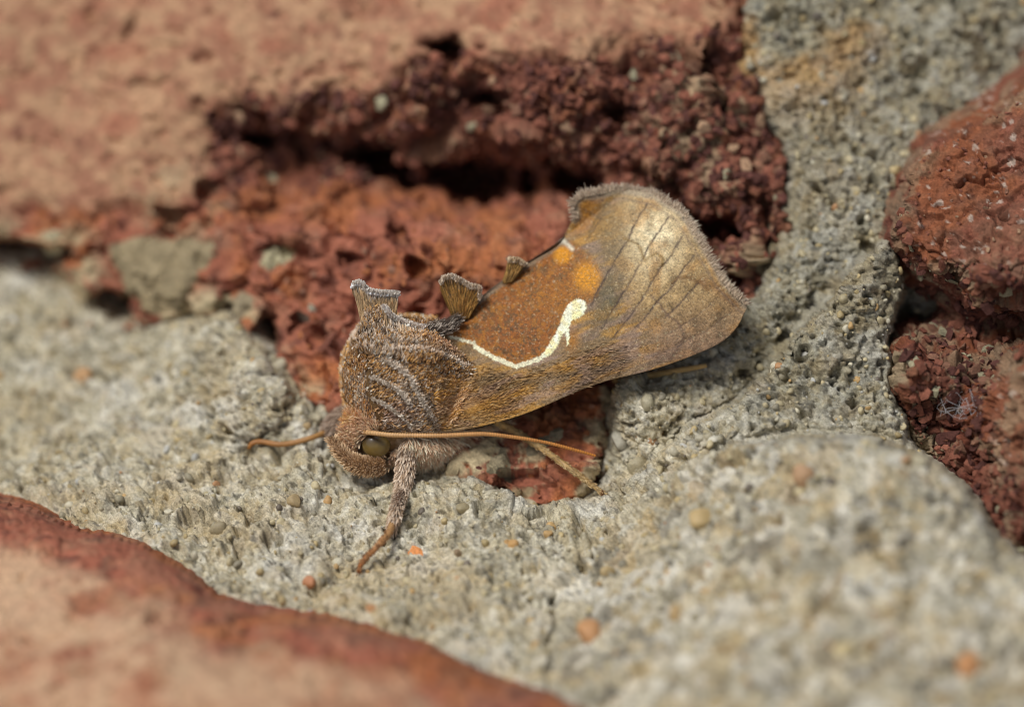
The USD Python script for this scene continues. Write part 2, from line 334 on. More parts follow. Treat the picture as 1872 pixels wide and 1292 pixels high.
# ------------------------------------------------------------------ bricks
def clods(P, n, seed, size):
    """Blocky broken lumps: level of each lump and the distance to its border."""
    r = np.random.default_rng(seed); s = P[r.choice(len(P), n)] + r.normal(size=(n, 3)) * size * .2
    W = P + (np.stack([fb(P, .6, 3, seed + k) for k in range(3)], -1) - .5) * size * .9
    d, i = cKDTree(s).query(W, k=2)
    return r.random(n)[i[:, 0]], d[:, 1] - d[:, 0]

UPPER_PTS = [(-150, 0, 26), (0, 0, 24), (200, 100, 22), (0, 300, 20), (400, 180, 17.5), (700, 150, 14.5), (870, 112, 12.5), (600, 0, 19), (900, 0, 16), (1100, 60, 12.5), (1250, 20, 12.5), (1320, 0, 13), (0, -130, 28), (1000, -130, 21), (1300, -130, 17),
             (600, 178, 16), (500, 190, 17), (300, 300, 17.5), (380, 330, 17), (200, 380, 17), (60, 420, 18.5), (-150, 420, 20), (1300, 85, 12), (1150, 105, 11.5),
             (300, 420, 16), (420, 420, 14.5), (300, 520, 15), (420, 520, 13), (250, 580, 17), (450, 350, 15), (600, 335, 15.5), (500, 450, 12.5), (600, 420, 12.5), (700, 400, 12), (800, 410, 11), (900, 430, 10), (1000, 410, 9.5),
             (600, 560, 9.5), (700, 520, 9), (480, 640, 11), (560, 680, 8), (650, 600, 8), (750, 560, 8.5), (880, 520, 8.5), (540, 560, 10.5), (600, 745, 6.5),
             (1000, 800, 4), (1050, 870, 2.5), (900, 850, 3), (1000, 905, 2), (800, 780, 5), (1080, 740, 5.5), (1180, 640, 9), (1000, 600, 8.5),
             (450, 255, 19.5), (560, 292, 23), (700, 302, 22), (850, 332, 22), (960, 338, 19.5), (1060, 330, 17), (600, 225, 15.5), (750, 225, 14), (900, 225, 12), (1000, 250, 11.3), (1150, 200, 10), (1150, 280, 10), (1250, 250, 8.8), (1300, 310, 8.3), (1400, 330, 8),
             (1350, 450, 8.3), (1200, 400, 11), (1390, 520, 7), (1300, 520, 9.5), (860, 160, 15), (1380, 200, 9.5)]
F_UPPER = Field(UPPER_PTS, (-170, 1480, -150, 960), 0.05)
P_FACE = Poly([(-300, 400), (0, 405), (120, 400), (250, 395), (350, 380), (385, 330), (395, 215), (450, 195), (520, 185), (600, 178), (700, 165), (760, 140), (800, 95), (860, 105), (880, 135), (960, 130), (1050, 110), (1140, 115), (1220, 95), (1300, 85), (1340, 60), (1400, -300), (-300, -300)])
def pits(u, v, L, seed=0):
    o = 0 * u; n = 1.8 * (fb(np.stack([u, v, o], -1), .035, 4, 900 + seed) - .5)
    for (x, y, a, b, t, dp) in L:
        c, s_ = math.cos(math.radians(t)), math.sin(math.radians(t)); dx, dy = u - x, v - y
        o = np.maximum(o, dp * (1 if dp > 2.9 else .5) * sstep(1.35, .35, np.hypot((dx * c + dy * s_) / a, (-dx * s_ + dy * c) / (1.25 * b)) + 1.6 * n))
    return o
UPITS = [(482, 620, 34, 22, 25, 4.5), (540, 600, 22, 10, -30, 2), (735, 435, 34, 9, 50, 2.5), (760, 490, 26, 10, 70, 2.5), (555, 465, 50, 9, 8, 2.2), (640, 470, 30, 8, 15, 2), (190, 575, 40, 26, 10, 5), (50, 462, 75, 14, 5, 6), (830, 92, 34, 16, 10, 3.5), (900, 190, 40, 18, 0, 3),
         (235, 60, 10, 22, 20, 1.2), (270, 152, 50, 9, 5, 1.2), (850, 325, 120, 26, 3, 3.5), (650, 290, 90, 20, 4, 3), (1040, 330, 60, 18, 10, 3), (480, 255, 50, 14, 10, 3), (700, 620, 22, 10, 0, 1.6), (590, 620, 20, 12, 10, 1.5), (1290, 420, 50, 20, 20, 3), (1200, 330, 40, 16, 10, 2.5), (1130, 210, 30, 14, 0, 2.2), (1290, 150, 16, 40, -30, 2.5), (1400, 420, 14, 60, 0, 2.5), (310, 385, 20, 10, 0, 2), (380, 340, 26, 10, -20, 2)]
def upper_depth(u, v):
    uu, vv = WARP(u, v, 16, 0.02, 5)
    return F_UPPER(u, v) + 1.5 * pits(u, v, UPITS) + .05 * np.clip(P_UPPER(uu, vv) + 8, 0, 120) + .5
RED = lin((154, 98, 78)); RUST = lin((164, 104, 68)); DARKRED = lin((98, 62, 54)); TAN = lin((176, 142, 112)); PINK = lin((154, 112, 90)); GREY = lin((180, 172, 140))
def facets(P, n, seed, tilt, wv, wa):
    """Fracture planes: each lump has its own level and slope; also the distance to the lump's border."""
    r = np.random.default_rng(seed); sd = P[r.choice(len(P), n)]
    W = P + (np.stack([fb(P, wv, 4, seed + k, .6) for k in range(3)], -1) - .5) * wa
    d, i = cKDTree(sd).query(W, k=2); t = r.normal(size=(n, 3)) * tilt
    return r.random(n)[i[:, 0]] - .5, ((W - sd[i[:, 0]]) * t[i[:, 0]]).sum(1), d[:, 1] - d[:, 0]
GR = np.random.default_rng(91)
def rough_disp(P, N, u, v, face, seed, amp=1.0, crumb=None):
    """Broken body: fracture planes, chips, grit and pores; the old face (face = 1) is much smoother; crumb = where it is granular."""
    crumb = 0 * u if crumb is None else crumb
    lv, tl, bd = facets(P, 260, seed, .30, .5, 2.6); l2, t2_, b2 = facets(P, 3000, seed + 1, .38, 1.3, .9)
    h = .9 * lv + .8 * np.clip(tl, -1.2, 1.2) + .35 * l2 + .6 * np.clip(t2_, -.5, .5)
    h -= 1.1 * sstep(.2, 0, bd) * sstep(.5, .6, fb(P, .25, 2, seed + 8))
    h += 1.7 * (fb(P, .3, 5, seed + 2, .6) - .5) + .45 * (fb(P, 2.2, 4, seed + 3, .65) - .5)
    h -= 1.3 * sstep(.64, .78, fb(P, .7, 4, seed + 4)) + .5 * sstep(.62, .72, fb(P, 2.0, 3, seed + 9))
    n = 2600; sd = P[GR.choice(len(P), n)]; rr = GR.uniform(.35, .95, n); hb, ib, g_, d_ = bumps(P + (np.stack([fb(P, 1.6, 3, seed + 40 + k) for k in range(3)], -1) - .5) * .7, sd, rr)
    h += crumb * (.3 * hb * rr[ib] + 1.0 * (fb(P, .75, 5, seed + 44, .62) - .5))
    hf = .7 * (fb(P, .22, 4, seed + 5) - .5) + .34 * (fb(P, 1.5, 5, seed + 6, .6) - .5) - .5 * sstep(.66, .78, fb(P, .5, 4, seed + 7)) - .22 * sstep(.62, .72, fb(P, 2.2, 3, seed + 10))
    return h * amp * (1 - face) + hf * face
def upper_face(u, v):
    uu, vv = WARP(u, v, 40, 0.016, 15); return sstep(14, -34, P_FACE(uu, vv))
def coarse_zone(u, v):                              # where the break is crumbled rather than split in slabs
    return np.maximum(sstep(420, 250, v) , sstep(1080, 1180, u))
def upper_disp(P, N, u, v):
    f = upper_face(u, v); a = .55 + .5 * coarse_zone(u, v)
    h = rough_disp(P, N, u, v, f, 300, a, coarse_zone(u, v))
    h += .25 * f
    return N * h[:, None]
def brick_color(P, P2, N, u, v, face, seed, smear, dark=0.0, tone=(1.04, .98, .92)):
    n1, n2, n3 = fb(P2, .35, 4, seed), fb(P2, 1.2, 4, seed + 1), fb(P2, 3.0, 3, seed + 2)
    c = mixc(np.tile(RED, (len(P), 1)), RUST, sstep(.45, .62, n1)); c = mixc(c, DARKRED, np.clip(.75 * sstep(.5, .7, n2) + dark, 0, .9)); c = mixc(c, PINK, .5 * sstep(.55, .72, fb(P2, .9, 3, seed + 3)))
    cf = mixc(np.tile(PINK, (len(P), 1)), TAN, sstep(.35, .65, n2)); cf = mixc(cf, RED, .55 * sstep(.56, .68, n1)); cf = mixc(cf, DARKRED, .6 * sstep(.70, .78, fb(P2, .9, 3, seed + 7)))
    c = mixc(c, cf, face)
    c = mixc(c, TAN * .9, .42 * (1 - face) * sstep(.15, .9, ((P2 - P) * N).sum(1)))                     # dust and lime on what stands proud
    w = np.clip(smear, 0, 1) * sstep(.48, .56, fb(P2, .8, 4, seed + 5)) ; c = mixc(c, GREY * (.8 + .4 * n3)[:, None], .85 * w)
    c = c * (.72 + .56 * n3)[:, None] * np.asarray(tone)
    return c
def upper_color(P, P2, N, u, v):
    f = upper_face(u, v)
    e = sstep(70, 10, -P_UPPER(u, v)) * sstep(300, 480, v) + .9 * sstep(150, 60, np.hypot(u - 960, (v - 850) * 1.2)) + .5 * sstep(160, 60, np.hypot(u - 1290, v - 240)) + .4 * sstep(120, 50, np.hypot(u - 330, v - 380))
    dk = .6 * coarse_zone(u, v)
    return brick_color(P, P2, N, u, v, f, 320, e, dk)
UPPER = thing('brick', at(700, 500, 8), 'large red brick with tan face and broken spalled edge, behind the moth', 'brick', None)
uv_, uq, uc, uu_, uvv_, un = sheet((-160, 1470, -140, 960), 3.6, upper_depth, upper_disp, upper_color, lambda u, v: P_UPPER(u, v) < 110)
a = skirt(uv_, uq, uc); obj(UPPER, 'brick_body', a[0], a[1], L_BRICK, a[2])

def smear(parent, outline, V, q, C, u, v, N, thick, name, tone, label=None):
    P = Poly(outline, step=3.0); uu, vv = WARP(u, v, 14, .03, 21); s = -P(uu, vv)
    k = (s[q] > 0).all(1); qq = q[k]; us, inv = np.unique(qq, return_inverse=True); qq = inv.reshape(qq.shape); s = s[us]
    X = V[us]; h = thick * sstep(0, 26, s) + .35 * (fb(X, 1.2, 4, 61) - .45) * sstep(0, 14, s) - .08
    X = X + N[us] * h[:, None]; c = lin(tone) * (.55 + .9 * fb(X, 1.5, 4, 62))[:, None]
    a = skirt(X, qq, c, 1.0); obj(parent, name, a[0], a[1], L_MORTAR, a[2], label=label)
for o, t, c in (([(190, 440), (250, 425), (330, 420), (400, 440), (410, 480), (370, 500), (350, 560), (290, 585), (230, 540), (200, 490)], .3, (160, 144, 112)), ([(468, 480), (490, 450), (530, 440), (545, 460), (525, 490), (490, 505)], .5, (186, 176, 140)),
                ([(400, 560), (440, 520), (470, 530), (465, 565), (430, 600)], .3, (160, 146, 118)), ([(545, 560), (560, 545), (580, 548), (578, 570), (556, 575)], .35, (176, 172, 150)), ([(60, 425), (95, 410), (120, 420), (110, 440), (75, 445)], .5, (196, 184, 150)),
                ([(1000, 770), (1030, 765), (1040, 800), (1010, 830), (960, 850), (950, 820)], .15, (150, 138, 112)), ([(880, 830), (920, 800), (945, 840), (935, 890), (890, 880)], .2, (154, 142, 114))):
    smear(UPPER, o, uv_, uq, uc, uu_, uvv_, un, t, 'mortar_smear', c)
HULLS = []
for k in range(14):
    q_ = np.random.default_rng(1000 + k).normal(size=(13, 3)) * [1, .85, .6]; q_ /= np.maximum(np.linalg.norm(q_, axis=1, keepdims=True), .5)
    hm = trimesh.convex.convex_hull(q_); HULLS.append((np.array(hm.vertices), np.array(hm.faces)))
def chips(parent, V, N, k_idx, n, rlo, rhi, flat, cols, p, dusty=.25, sink=.1):
    r_ = np.random.default_rng(n); Vs, Fs, Cs, o = [], [], [], 0
    for j in r_.choice(k_idx, n):
        hv, hf = HULLS[r_.integers(14)]; r = rlo + (rhi - rlo) * r_.random() ** 2
        a = N[j] + .55 * r_.normal(size=3); a /= np.linalg.norm(a); b = np.cross(a, r_.normal(size=3)); b /= np.linalg.norm(b); c = np.cross(a, b)
        x = (hv * [r, r * r_.uniform(.6, 1), r * flat]) @ np.stack([b, c, a]) + V[j] + N[j] * r * flat * r_.uniform(-.4, .4 - sink)
        col = np.asarray(cols[r_.choice(len(cols), p=p)]) * r_.uniform(.7, 1.15)
        cc = np.tile(col, (len(hf) * 3, 1)); Vs.append(x[hf].reshape(-1, 3)); Fs.append(np.arange(len(hf) * 3).reshape(-1, 3) + o); o += len(hf) * 3; Cs.append(cc)
    obj(parent, 'brick_chip', np.vstack(Vs), np.vstack(Fs), L_BRICK, np.vstack(Cs), kind='stuff', smooth=False, label='broken chips and grit of the brick')
_in = (P_UPPER(uu_, uvv_) < -4) & (upper_face(uu_, uvv_) < .5); _cz = coarse_zone(uu_, uvv_)
chips(UPPER, uv_, un, np.flatnonzero(_in & (_cz > .5) & (uvv_ > 60)), 3400, .08, .5, .7, [DARKRED, RED * .75, RED * .9, PINK * .85, TAN * .85, GREY * .8], [.42, .30, .14, .08, .05, .01])
chips(UPPER, uv_, un, np.flatnonzero(_in & (_cz < .5)), 700, .05, .3, .4, [DARKRED, RED, RUST, PINK], [.12, .40, .24, .24])
RIGHT_PTS = [(1870, 150, 5), (1750, 285, 1.5), (1800, 350, 0), (1700, 395, -.5), (1660, 430, -1), (1872, 300, 0), (1850, 440, -4), (1750, 465, -3), (1872, 500, -5.5), (1715, 500, -1.5), (1800, 545, -3.5), (1872, 545, -4.5), (1800, 600, 4), (1730, 590, 7), (1872, 600, 2), (1690, 575, 11),
             (1700, 650, -1), (1670, 620, 0), (1680, 760, -1.5), (1750, 750, -2.5), (1872, 650, -6), (1850, 760, -8), (1800, 850, -5), (1760, 880, -3.5), (1872, 950, -11), (1800, 950, -6), (2020, 300, -4), (2020, 700, -12), (2020, 950, -15), (2020, 0, 6), (1900, -100, 20), (2020, -130, 16), (1860, 90, 12), (1750, 660, -2), (1790, 690, -3)]
F_RIGHT = Field(RIGHT_PTS, (1500, 2040, -150, 1150), 0.05)
def right_depth(u, v):
    uu, vv = WARP(u, v, 12, 0.025, 6)
    return F_RIGHT(u, v) + .08 * np.clip(P_RIGHT(uu, vv) + 5, 0, 120) + .2
def right_face(u, v):
    uu, vv = WARP(u, v, 14, 0.03, 16)
    return np.maximum(sstep(505, 455, vv) * sstep(1640, 1690, uu), .8 * sstep(1790, 1835, uu) * sstep(640, 680, vv) * sstep(900, 840, vv))
def right_disp(P, N, u, v):
    f = right_face(u, v)
    h = rough_disp(P, N, u, v, f * .6, 400, .7) - .35 * f * sstep(.62, .72, fb(P, 1.3, 3, 411))
    return N * h[:, None]
def right_color(P, P2, N, u, v):
    f = right_face(u, v); s = .55 * sstep(560, 620, v) + .5 * sstep(40, 5, -P_RIGHT(u, v)) + .6 * sstep(70, 20, np.abs(v - 520)) * sstep(1620, 1680, u)
    c = brick_color(P, P2, N, u, v, .25 * f + .4 * f * sstep(1760, 1850, u) * sstep(380, 450, v), 420, s, .35 * (1 - f), (.65, .565, .54))
    sp = sstep(.70, .76, fb(P2, 2.2, 2, 431)); return mixc(c, lin((190, 176, 160)), .6 * sp * f)
RIGHT = thing('brick', at(1780, 500, 2), 'rough dark red brick with deep crevice, at the right edge beside the upright joint', 'brick', None)
a = sheet((1560, 2030, -140, 1130), 2.6, right_depth, right_disp, right_color, lambda u, v: P_RIGHT(u, v) < 90)
rv_, rq_, rc_, ru_, rvv_, rn_ = a
a = skirt(*a[:3]); obj(RIGHT, 'brick_body', a[0], a[1], L_BRICK, a[2])

_k = (P_RIGHT(ru_, rvv_) < -4); _f = right_face(ru_, rvv_)
chips(RIGHT, rv_, rn_, np.flatnonzero(_k & (_f < .4)), 1500, .07, .5, .6, [DARKRED * .8, RED * .62, RED * .75, PINK * .7, GREY * .8], [.38, .28, .16, .12, .06])
chips(RIGHT, rv_, rn_, np.flatnonzero(_k & (_f > .4)), 700, .04, .2, .5, [RED * .75, RED * .68, PINK * .75, TAN * .8], [.4, .3, .2, .1])
LOWER_PTS = [(-150, 900, -3), (20, 930, -6), (150, 970, -8), (270, 1008, -11.5), (400, 1092, -15.5), (600, 1142, -20.5), (750, 1184, -23.5), (1000, 1285, -31), (0, 1050, -13), (0, 1292, -27), (300, 1200, -27), (600, 1292, -34), (900, 1420, -44), (-150, 1100, -15), (300, 1420, -40), (-150, 1420, -36), (1130, 1420, -42), (150, 1080, -16), (480, 1190, -25)]
F_LOWER = Field(LOWER_PTS, (-170, 1160, 780, 1450), .1)
def lower_depth(u, v):
    uu, vv = WARP(u, v, 4, 0.02, 8)
    s = P_LOWER(uu, vv)
    return F_LOWER(u, v) + .0016 * np.clip(s + 40, 0, 80) ** 2 + .05 * np.clip(s, 0, 100)
def lower_face(u, v):
    uu, vv = WARP(u, v, 40, 0.012, 18)
    return sstep(60, 110, -P_LOWER(uu, vv)) * (1 - .65 * sstep(480, 900, u))
def lower_disp(P, N, u, v):
    f = lower_face(u, v)
    return N * (rough_disp(P, N, u, v, .6 + .4 * f, 500, .5))[:, None]
def lower_color(P, P2, N, u, v):
    f = lower_face(u, v)
    c = brick_color(P, P2, N, u, v, .7 * f, 520, 0 * u + .12, 0.0, (1.0, .92, .87))
    return mixc(c, lin((204, 172, 138)), .62 * f * sstep(.32, .62, fb(P, .55, 5, 540, .6)))
LOWER = thing('brick', at(300, 1150, -18), 'smooth blurred brick with red edge and tan face, lower left in front of the mortar', 'brick', None)
a = sheet((-160, 1150, 860, 1440), 3.0, lower_depth, lower_disp, lower_color, lambda u, v: P_LOWER(u, v) < 60)
a = skirt(*a[:3]); obj(LOWER, 'brick_body', a[0], a[1], L_BRICK, a[2])
#MOTH
def lump(name, u, v, rad, colr, label, cat, depth_mesh, lk, sink=.1):
    V0, N0, U0, W0 = depth_mesh; j = cKDTree(np.stack([U0, W0], -1)).query([u, v])[1]
    m = trimesh.creation.icosphere(subdivisions=3); p = np.array(m.vertices)
    for _ in range(7):
        a_ = rng.normal(size=3); a_ /= np.linalg.norm(a_); s_ = p @ a_; p = p - np.outer(np.maximum(s_ - rng.uniform(.35, .75), 0) * .92, a_)
    p = p * (1 + .5 * (fb(p, 2.2, 4, 71) - .5))[:, None] * np.asarray(rad)
    p = p @ rand_rot().T + V0[j] - N0[j] * sink
    t = thing(name, V0[j], label, cat); obj(t, name.split('_')[0] + '_body', p, np.array(m.faces), lk, lin(colr) * (.7 + .6 * fb(p, 3.0, 3, 72))[:, None])
MM_ = (mv, mn, mu, mvv)
lump('crumb', 762, 1018, (.62, .5, .3), (226, 150, 92), 'bright orange crumb of brick on the mortar below the moth', 'crumb', MM_, L_BRICK, .12)
lump('stone', 575, 722, (1.5, 1.1, .9), (158, 132, 96), 'tan wedge of stone between mortar mound and brick, left of the moth', 'stone', MM_, L_MORTAR, -.3)
# cobweb in a hollow of the right-hand brick
j = cKDTree(np.stack([ru_, rvv_], -1)).query(np.stack([rng.uniform(1715, 1790, 60), rng.uniform(715, 765, 60)], -1))[1]
cw = thing('cobweb', rv_[j[0]], 'small torn white cobweb in a hollow of the right-hand brick', 'cobweb')
Vs, Fs, k0 = [], [], 0
for a_, b_ in zip(j[:30], j[30:]):
    t_ = np.linspace(0, 1, 7)[:, None]; pth = rv_[a_] * (1 - t_) + rv_[b_] * t_ - FW * (.45 - .3 * np.sin(t_ * np.pi)) + .25 * np.sin(t_ * np.pi) * rng.normal(size=3)
    tt_ = np.gradient(pth, axis=0); sd = np.cross(tt_, FW + .01); sd /= np.linalg.norm(sd, axis=1, keepdims=True); up_ = np.cross(sd, tt_); up_ /= np.linalg.norm(up_, axis=1, keepdims=True)
    V = np.concatenate([pth + .01 * sd, pth - .006 * sd + .009 * up_, pth - .006 * sd - .009 * up_]); i_ = np.arange(6)
    F = np.concatenate([np.stack([i_ + a * 7, i_ + 1 + a * 7, i_ + 1 + b * 7, i_ + b * 7], 1) for a, b in ((0, 1), (1, 2), (2, 0))]); Vs.append(V); Fs.append(F + k0); k0 += len(V)
obj(cw, 'thread', np.vstack(Vs), np.vstack(Fs), L_GRAIN, np.tile(lin((176, 172, 172)), (k0, 1)), kind='stuff')
# ------------------------------------------------------------------ the moth: its own frame (l along the body, h towards the back, s to its left side)
AX = np.array([18.8, 6.5, 2.6]); AX /= np.linalg.norm(AX)
_t = math.radians(9); HX = np.array([0, math.cos(_t), -math.sin(_t)]); HX -= (HX @ AX) * AX; HX /= np.linalg.norm(HX)
SX = np.cross(AX, HX); SX = SX if SX[2] < 0 else -SX
MID = cam_pt(900, 640, 3.0)
def mp(u, v, w):
    """Point of the moth seen at (u, v) that lies w mm to the left of its middle plane, in camera axes."""
    u, v, w = np.broadcast_arrays(np.asarray(u, float), np.asarray(v, float), np.asarray(w, float))
    r = np.stack([(u - 936) * KPX, (646 - v) * KPX, np.full(u.shape, DIST)], -1); e = np.array([0, 0, -DIST])
    t = (w + (MID - e) @ SX) / (r @ SX)
    return e + r * t[..., None]
def wp(u, v, w): return c2w(mp(u, v, w))
S_W = c2w(SX) - c2w(np.zeros(3))                       # the left direction in the world
MID_W = c2w(MID)
def mirror(P): return P - 2 * ((P - MID_W) @ S_W)[:, None] * S_W
def lh(p): return (p - MID) @ AX, (p - MID) @ HX

def smooth_line(pts, n):
    pts = np.array(pts, float); t = np.r_[0, np.cumsum(np.linalg.norm(np.diff(pts[:, :2], axis=0), axis=1))]
    from scipy.interpolate import PchipInterpolator
    return PchipInterpolator(t, pts)(np.linspace(0, t[-1], n))
def patch2d(outline, sp, jag=0.0):
    """Triangulated region: points, faces, boundary loop, distance to the border."""
    pg = shapely.Polygon(outline).buffer(0)
    L = pg.exterior.length; n = int(L / sp)
    B = np.array([pg.exterior.interpolate(i * L / n).coords[0] for i in range(n)])
    if shapely.LinearRing(B).is_ccw is False: B = B[::-1]
    x0, y0, x1, y1 = pg.bounds
    g = np.stack(np.meshgrid(np.arange(x0, x1, sp), np.arange(y0, y1, sp * .87)), -1); g[1::2, :, 0] += sp / 2
    g = g.reshape(-1, 2); pt = shapely.points(g); dist = shapely.distance(pt, pg.exterior)
    ok = shapely.contains(pg, pt) & (dist > .6 * sp)
    P = np.vstack([B, g[ok]]); D = np.r_[np.zeros(n), dist[ok]]
    T = Delaunay(P).simplices; c = P[T].mean(1); T = T[shapely.contains_xy(pg.buffer(.05), c[:, 0], c[:, 1])]
    return P, T, n, D
def solid(front, backv, T, n):
    """Front and back skins over the same triangles, joined round the border."""
    N = len(front); i = np.arange(n); j = (i + 1) % n
    side = np.vstack([np.stack([i, j, j + N], 1), np.stack([i, j + N, i + N], 1)])
    a = front[T[:, 1]] - front[T[:, 0]]; b = front[T[:, 2]] - front[T[:, 0]]
    Tf = np.where((np.cross(a, b) @ FW > 0)[:, None], T[:, ::-1], T)
    return np.vstack([front, backv]), np.vstack([Tf, Tf[:, ::-1] + N, side])

def tube(path, rad, sides=10, ring=None):
    """Tube through world points with a radius (mm) at each."""
    path = np.asarray(path, float); t = np.gradient(path, axis=0); t /= np.linalg.norm(t, axis=1, keepdims=True)
    a = np.cross(t, FW); a /= np.linalg.norm(a, axis=1, keepdims=True); b = np.cross(t, a)
    th = np.linspace(0, 2 * np.pi, sides, endpoint=False); n = len(path)
    V = path[:, None] + np.asarray(rad)[:, None, None] * (np.cos(th)[None, :, None] * a[:, None] + np.sin(th)[None, :, None] * b[:, None])
    V = V.reshape(-1, 3); k = np.arange(sides); f = []
    for i in range(n - 1):
        f.append(np.stack([i * sides + k, i * sides + (k + 1) % sides, (i + 1) * sides + (k + 1) % sides, (i + 1) * sides + k], 1))
    f = np.vstack(f); f = np.vstack([f[:, [0, 1, 2]], f[:, [0, 2, 3]]])
    c0, c1 = len(V), len(V) + 1; V = np.vstack([V, path[:1], path[-1:]])
    f = np.vstack([f, np.stack([(k + 1) % sides, k, np.full(sides, c0)], 1), np.stack([(n - 1) * sides + k, (n - 1) * sides + (k + 1) % sides, np.full(sides, c1)], 1)])
    return V, f

def strips(R, T, width, c0, c1, bend=None):
    """Flat tapering hairs (or narrow scales) from R to T, world mm; colours at root and tip."""
    n = len(R); d = T - R
    side = np.cross(d, FW + .9 * rng.normal(size=(n, 3))); side /= np.maximum(np.linalg.norm(side, axis=1, keepdims=True), 1e-9)
    w = (np.asarray(width) * np.ones(n))[:, None] / 2
    Mp = R + .55 * d + (0 if bend is None else bend)
    V = np.stack([R - side * w * .8, R + side * w * .8, Mp - side * w, Mp + side * w, T - side * w * .35, T + side * w * .35], 1).reshape(-1, 3)
    o = np.arange(n)[:, None] * 6
    F = np.concatenate([o + [0, 1, 3], o + [0, 3, 2], o + [2, 3, 5], o + [2, 5, 4]])
    cm = c0 * .45 + c1 * .55
    C = np.stack([c0, c0, cm, cm, c1, c1], 1).reshape(-1, 3)
    return V, F, C
def polyline_d(u, v, pts):
    return shapely.distance(shapely.points(np.stack([u, v], -1)), shapely.LineString(pts))
def sample(outline, n):
    pg = shapely.Polygon(outline).buffer(0); x0, y0, x1, y1 = pg.bounds; out = np.zeros((0, 2))
    while len(out) < n:
        q = np.stack([rng.uniform(x0, x1, 2 * n), rng.uniform(y0, y1, 2 * n)], -1); out = np.vstack([out, q[shapely.contains_xy(pg, q[:, 0], q[:, 1])]])
    return out[:n, 0], out[:n, 1]

L_WING = look('wing_look', 0.46, 20000, 0.62, 1.32, 0.03, 0.3, cell=13000, cell_amt=0.24, sheen=0.15, detail=3)
L_FUR = look('fur_look', 0.7, 16000, 0.8, 1.2, 0.004, 0.25, sheen=0.2, transl=0.12)
L_BODY = look('body_look', 0.9, 16000, 0.6, 1.2, 0.02, 0.1)
L_LEG = look('leg_look', 0.5, 14000, 0.75, 1.25, 0.012, 0.4)
L_EYE = look('eye_look', 0.28, 30000, 0.9, 1.1, 0.002, 0.5, coat=0.4)

MOTH = thing('moth', wp(690, 850, 0), 'brown moth with metallic bronze wing and cream comma mark, resting on the mortar', 'moth')

# --- body: head, thorax and abdomen as one skin, swollen from its outline
BODY_O = [(690, 590), (664, 606), (650, 630), (636, 655), (629, 690), (632, 725), (642, 750), (634, 768), (628, 788), (630, 808), (638, 824), (655, 838), (680, 848), (712, 846), (738, 836), (790, 838), (842, 822), (880, 800), (940, 770), (1010, 730), (1100, 680),
          (1180, 625), (1225, 585), (1200, 560), (1130, 545), (1040, 535), (960, 540), (900, 562), (850, 588), (800, 594), (740, 588)]
_st = 4.0; _pg = shapely.Polygon(BODY_O).buffer(8).buffer(-8)
_gu, _gv = np.arange(590, 1250, _st), np.arange(560, 890, _st)
_U, _V = np.meshgrid(_gu, _gv, indexing='ij'); _in = shapely.contains_xy(_pg, _U.ravel(), _V.ravel()).reshape(_U.shape)
_id = -np.ones(_U.shape, int); _id[_in] = np.arange(_in.sum()); _n = _in.sum()
_r, _c, _x = [np.arange(_n)], [np.arange(_n)], [np.full(_n, 4.0)]
for _a, _b in ((_id[1:], _id[:-1]), (_id[:, 1:], _id[:, :-1])):
    _k = (_a >= 0) & (_b >= 0)
    for p_, q_ in ((_a, _b), (_b, _a)): _r.append(p_[_k]); _c.append(q_[_k]); _x.append(np.full(_k.sum(), -1.0))
_f = np.zeros(_U.shape); _f[_in] = spsolve(sparse.csc_matrix((np.concatenate(_x), (np.concatenate(_r), np.concatenate(_c)))), np.full(_n, 1.0))
_w = np.sqrt(_f); _w *= 3.1 / _w.max(); _w *= 1 - .45 * sstep(770, 850, _U)
def w_body(u, v):
    return map_coordinates(_w, [(np.asarray(u) - _gu[0]) / _st, (np.asarray(v) - _gv[0]) / _st], order=1, mode='constant')
bp, bt, bn, bd_ = patch2d(_pg.exterior.coords[:-1], 5.0)
bw = w_body(bp[:, 0], bp[:, 1]); bw[:bn] = 0
fr = wp(bp[:, 0], bp[:, 1], bw)
V, F = solid(fr, mirror(fr), bt, bn)
obj(MOTH, 'body', V, F, L_BODY, mixc(np.tile(lin((118, 92, 60)), (len(V), 1)), lin((150, 136, 118)), sstep(.4, .65, fb(V, 2.5, 3, 78))) * (.5 + 1.0 * fb(V, 9.0, 2, 77))[:, None])

# --- forewings
WING_O = [(760, 612), (815, 600), (850, 572), (900, 530), (935, 503), (990, 468), (1028, 441), (1041, 418), (1049, 390), (1045, 372), (1058, 356), (1090, 348), (1135, 341), (1165, 347), (1200, 354), (1228, 372), (1252, 388), (1268, 412), (1288, 446), (1308, 481), (1328, 513), (1348, 536),
          (1366, 553), (1360, 575), (1346, 600), (1325, 621), (1290, 640), (1240, 660), (1180, 679), (1110, 696), (1040, 722), (960, 756), (900, 774), (850, 785), (800, 789), (740, 775), (700, 720), (705, 655)]
_rp = mp(np.array([815, 900, 990, 1035, 1100]), np.array([600, 530, 468, 430, 385]), .3); _rl, _rh = lh(_rp); _rc = np.polyfit(_rl, _rh, 1)
def w_wing(u, v):
    w = np.full(np.shape(u), 2.0)
    for _ in range(30):
        l, h = lh(mp(u, v, w)); q = np.maximum(np.polyval(_rc, l) - h, 0)
        w = .5 * w + .5 * (.22 + 5.0 * (1 - np.exp(-q / 3.9)) * (.78 + .22 * sstep(-4, 3, l)))
    wb = w_body(u, v)
    k = sstep(755, 785, u)
    return np.maximum(w * (1 - .35 * (1 - sstep(720, 800, u))), (wb + .12) * k)
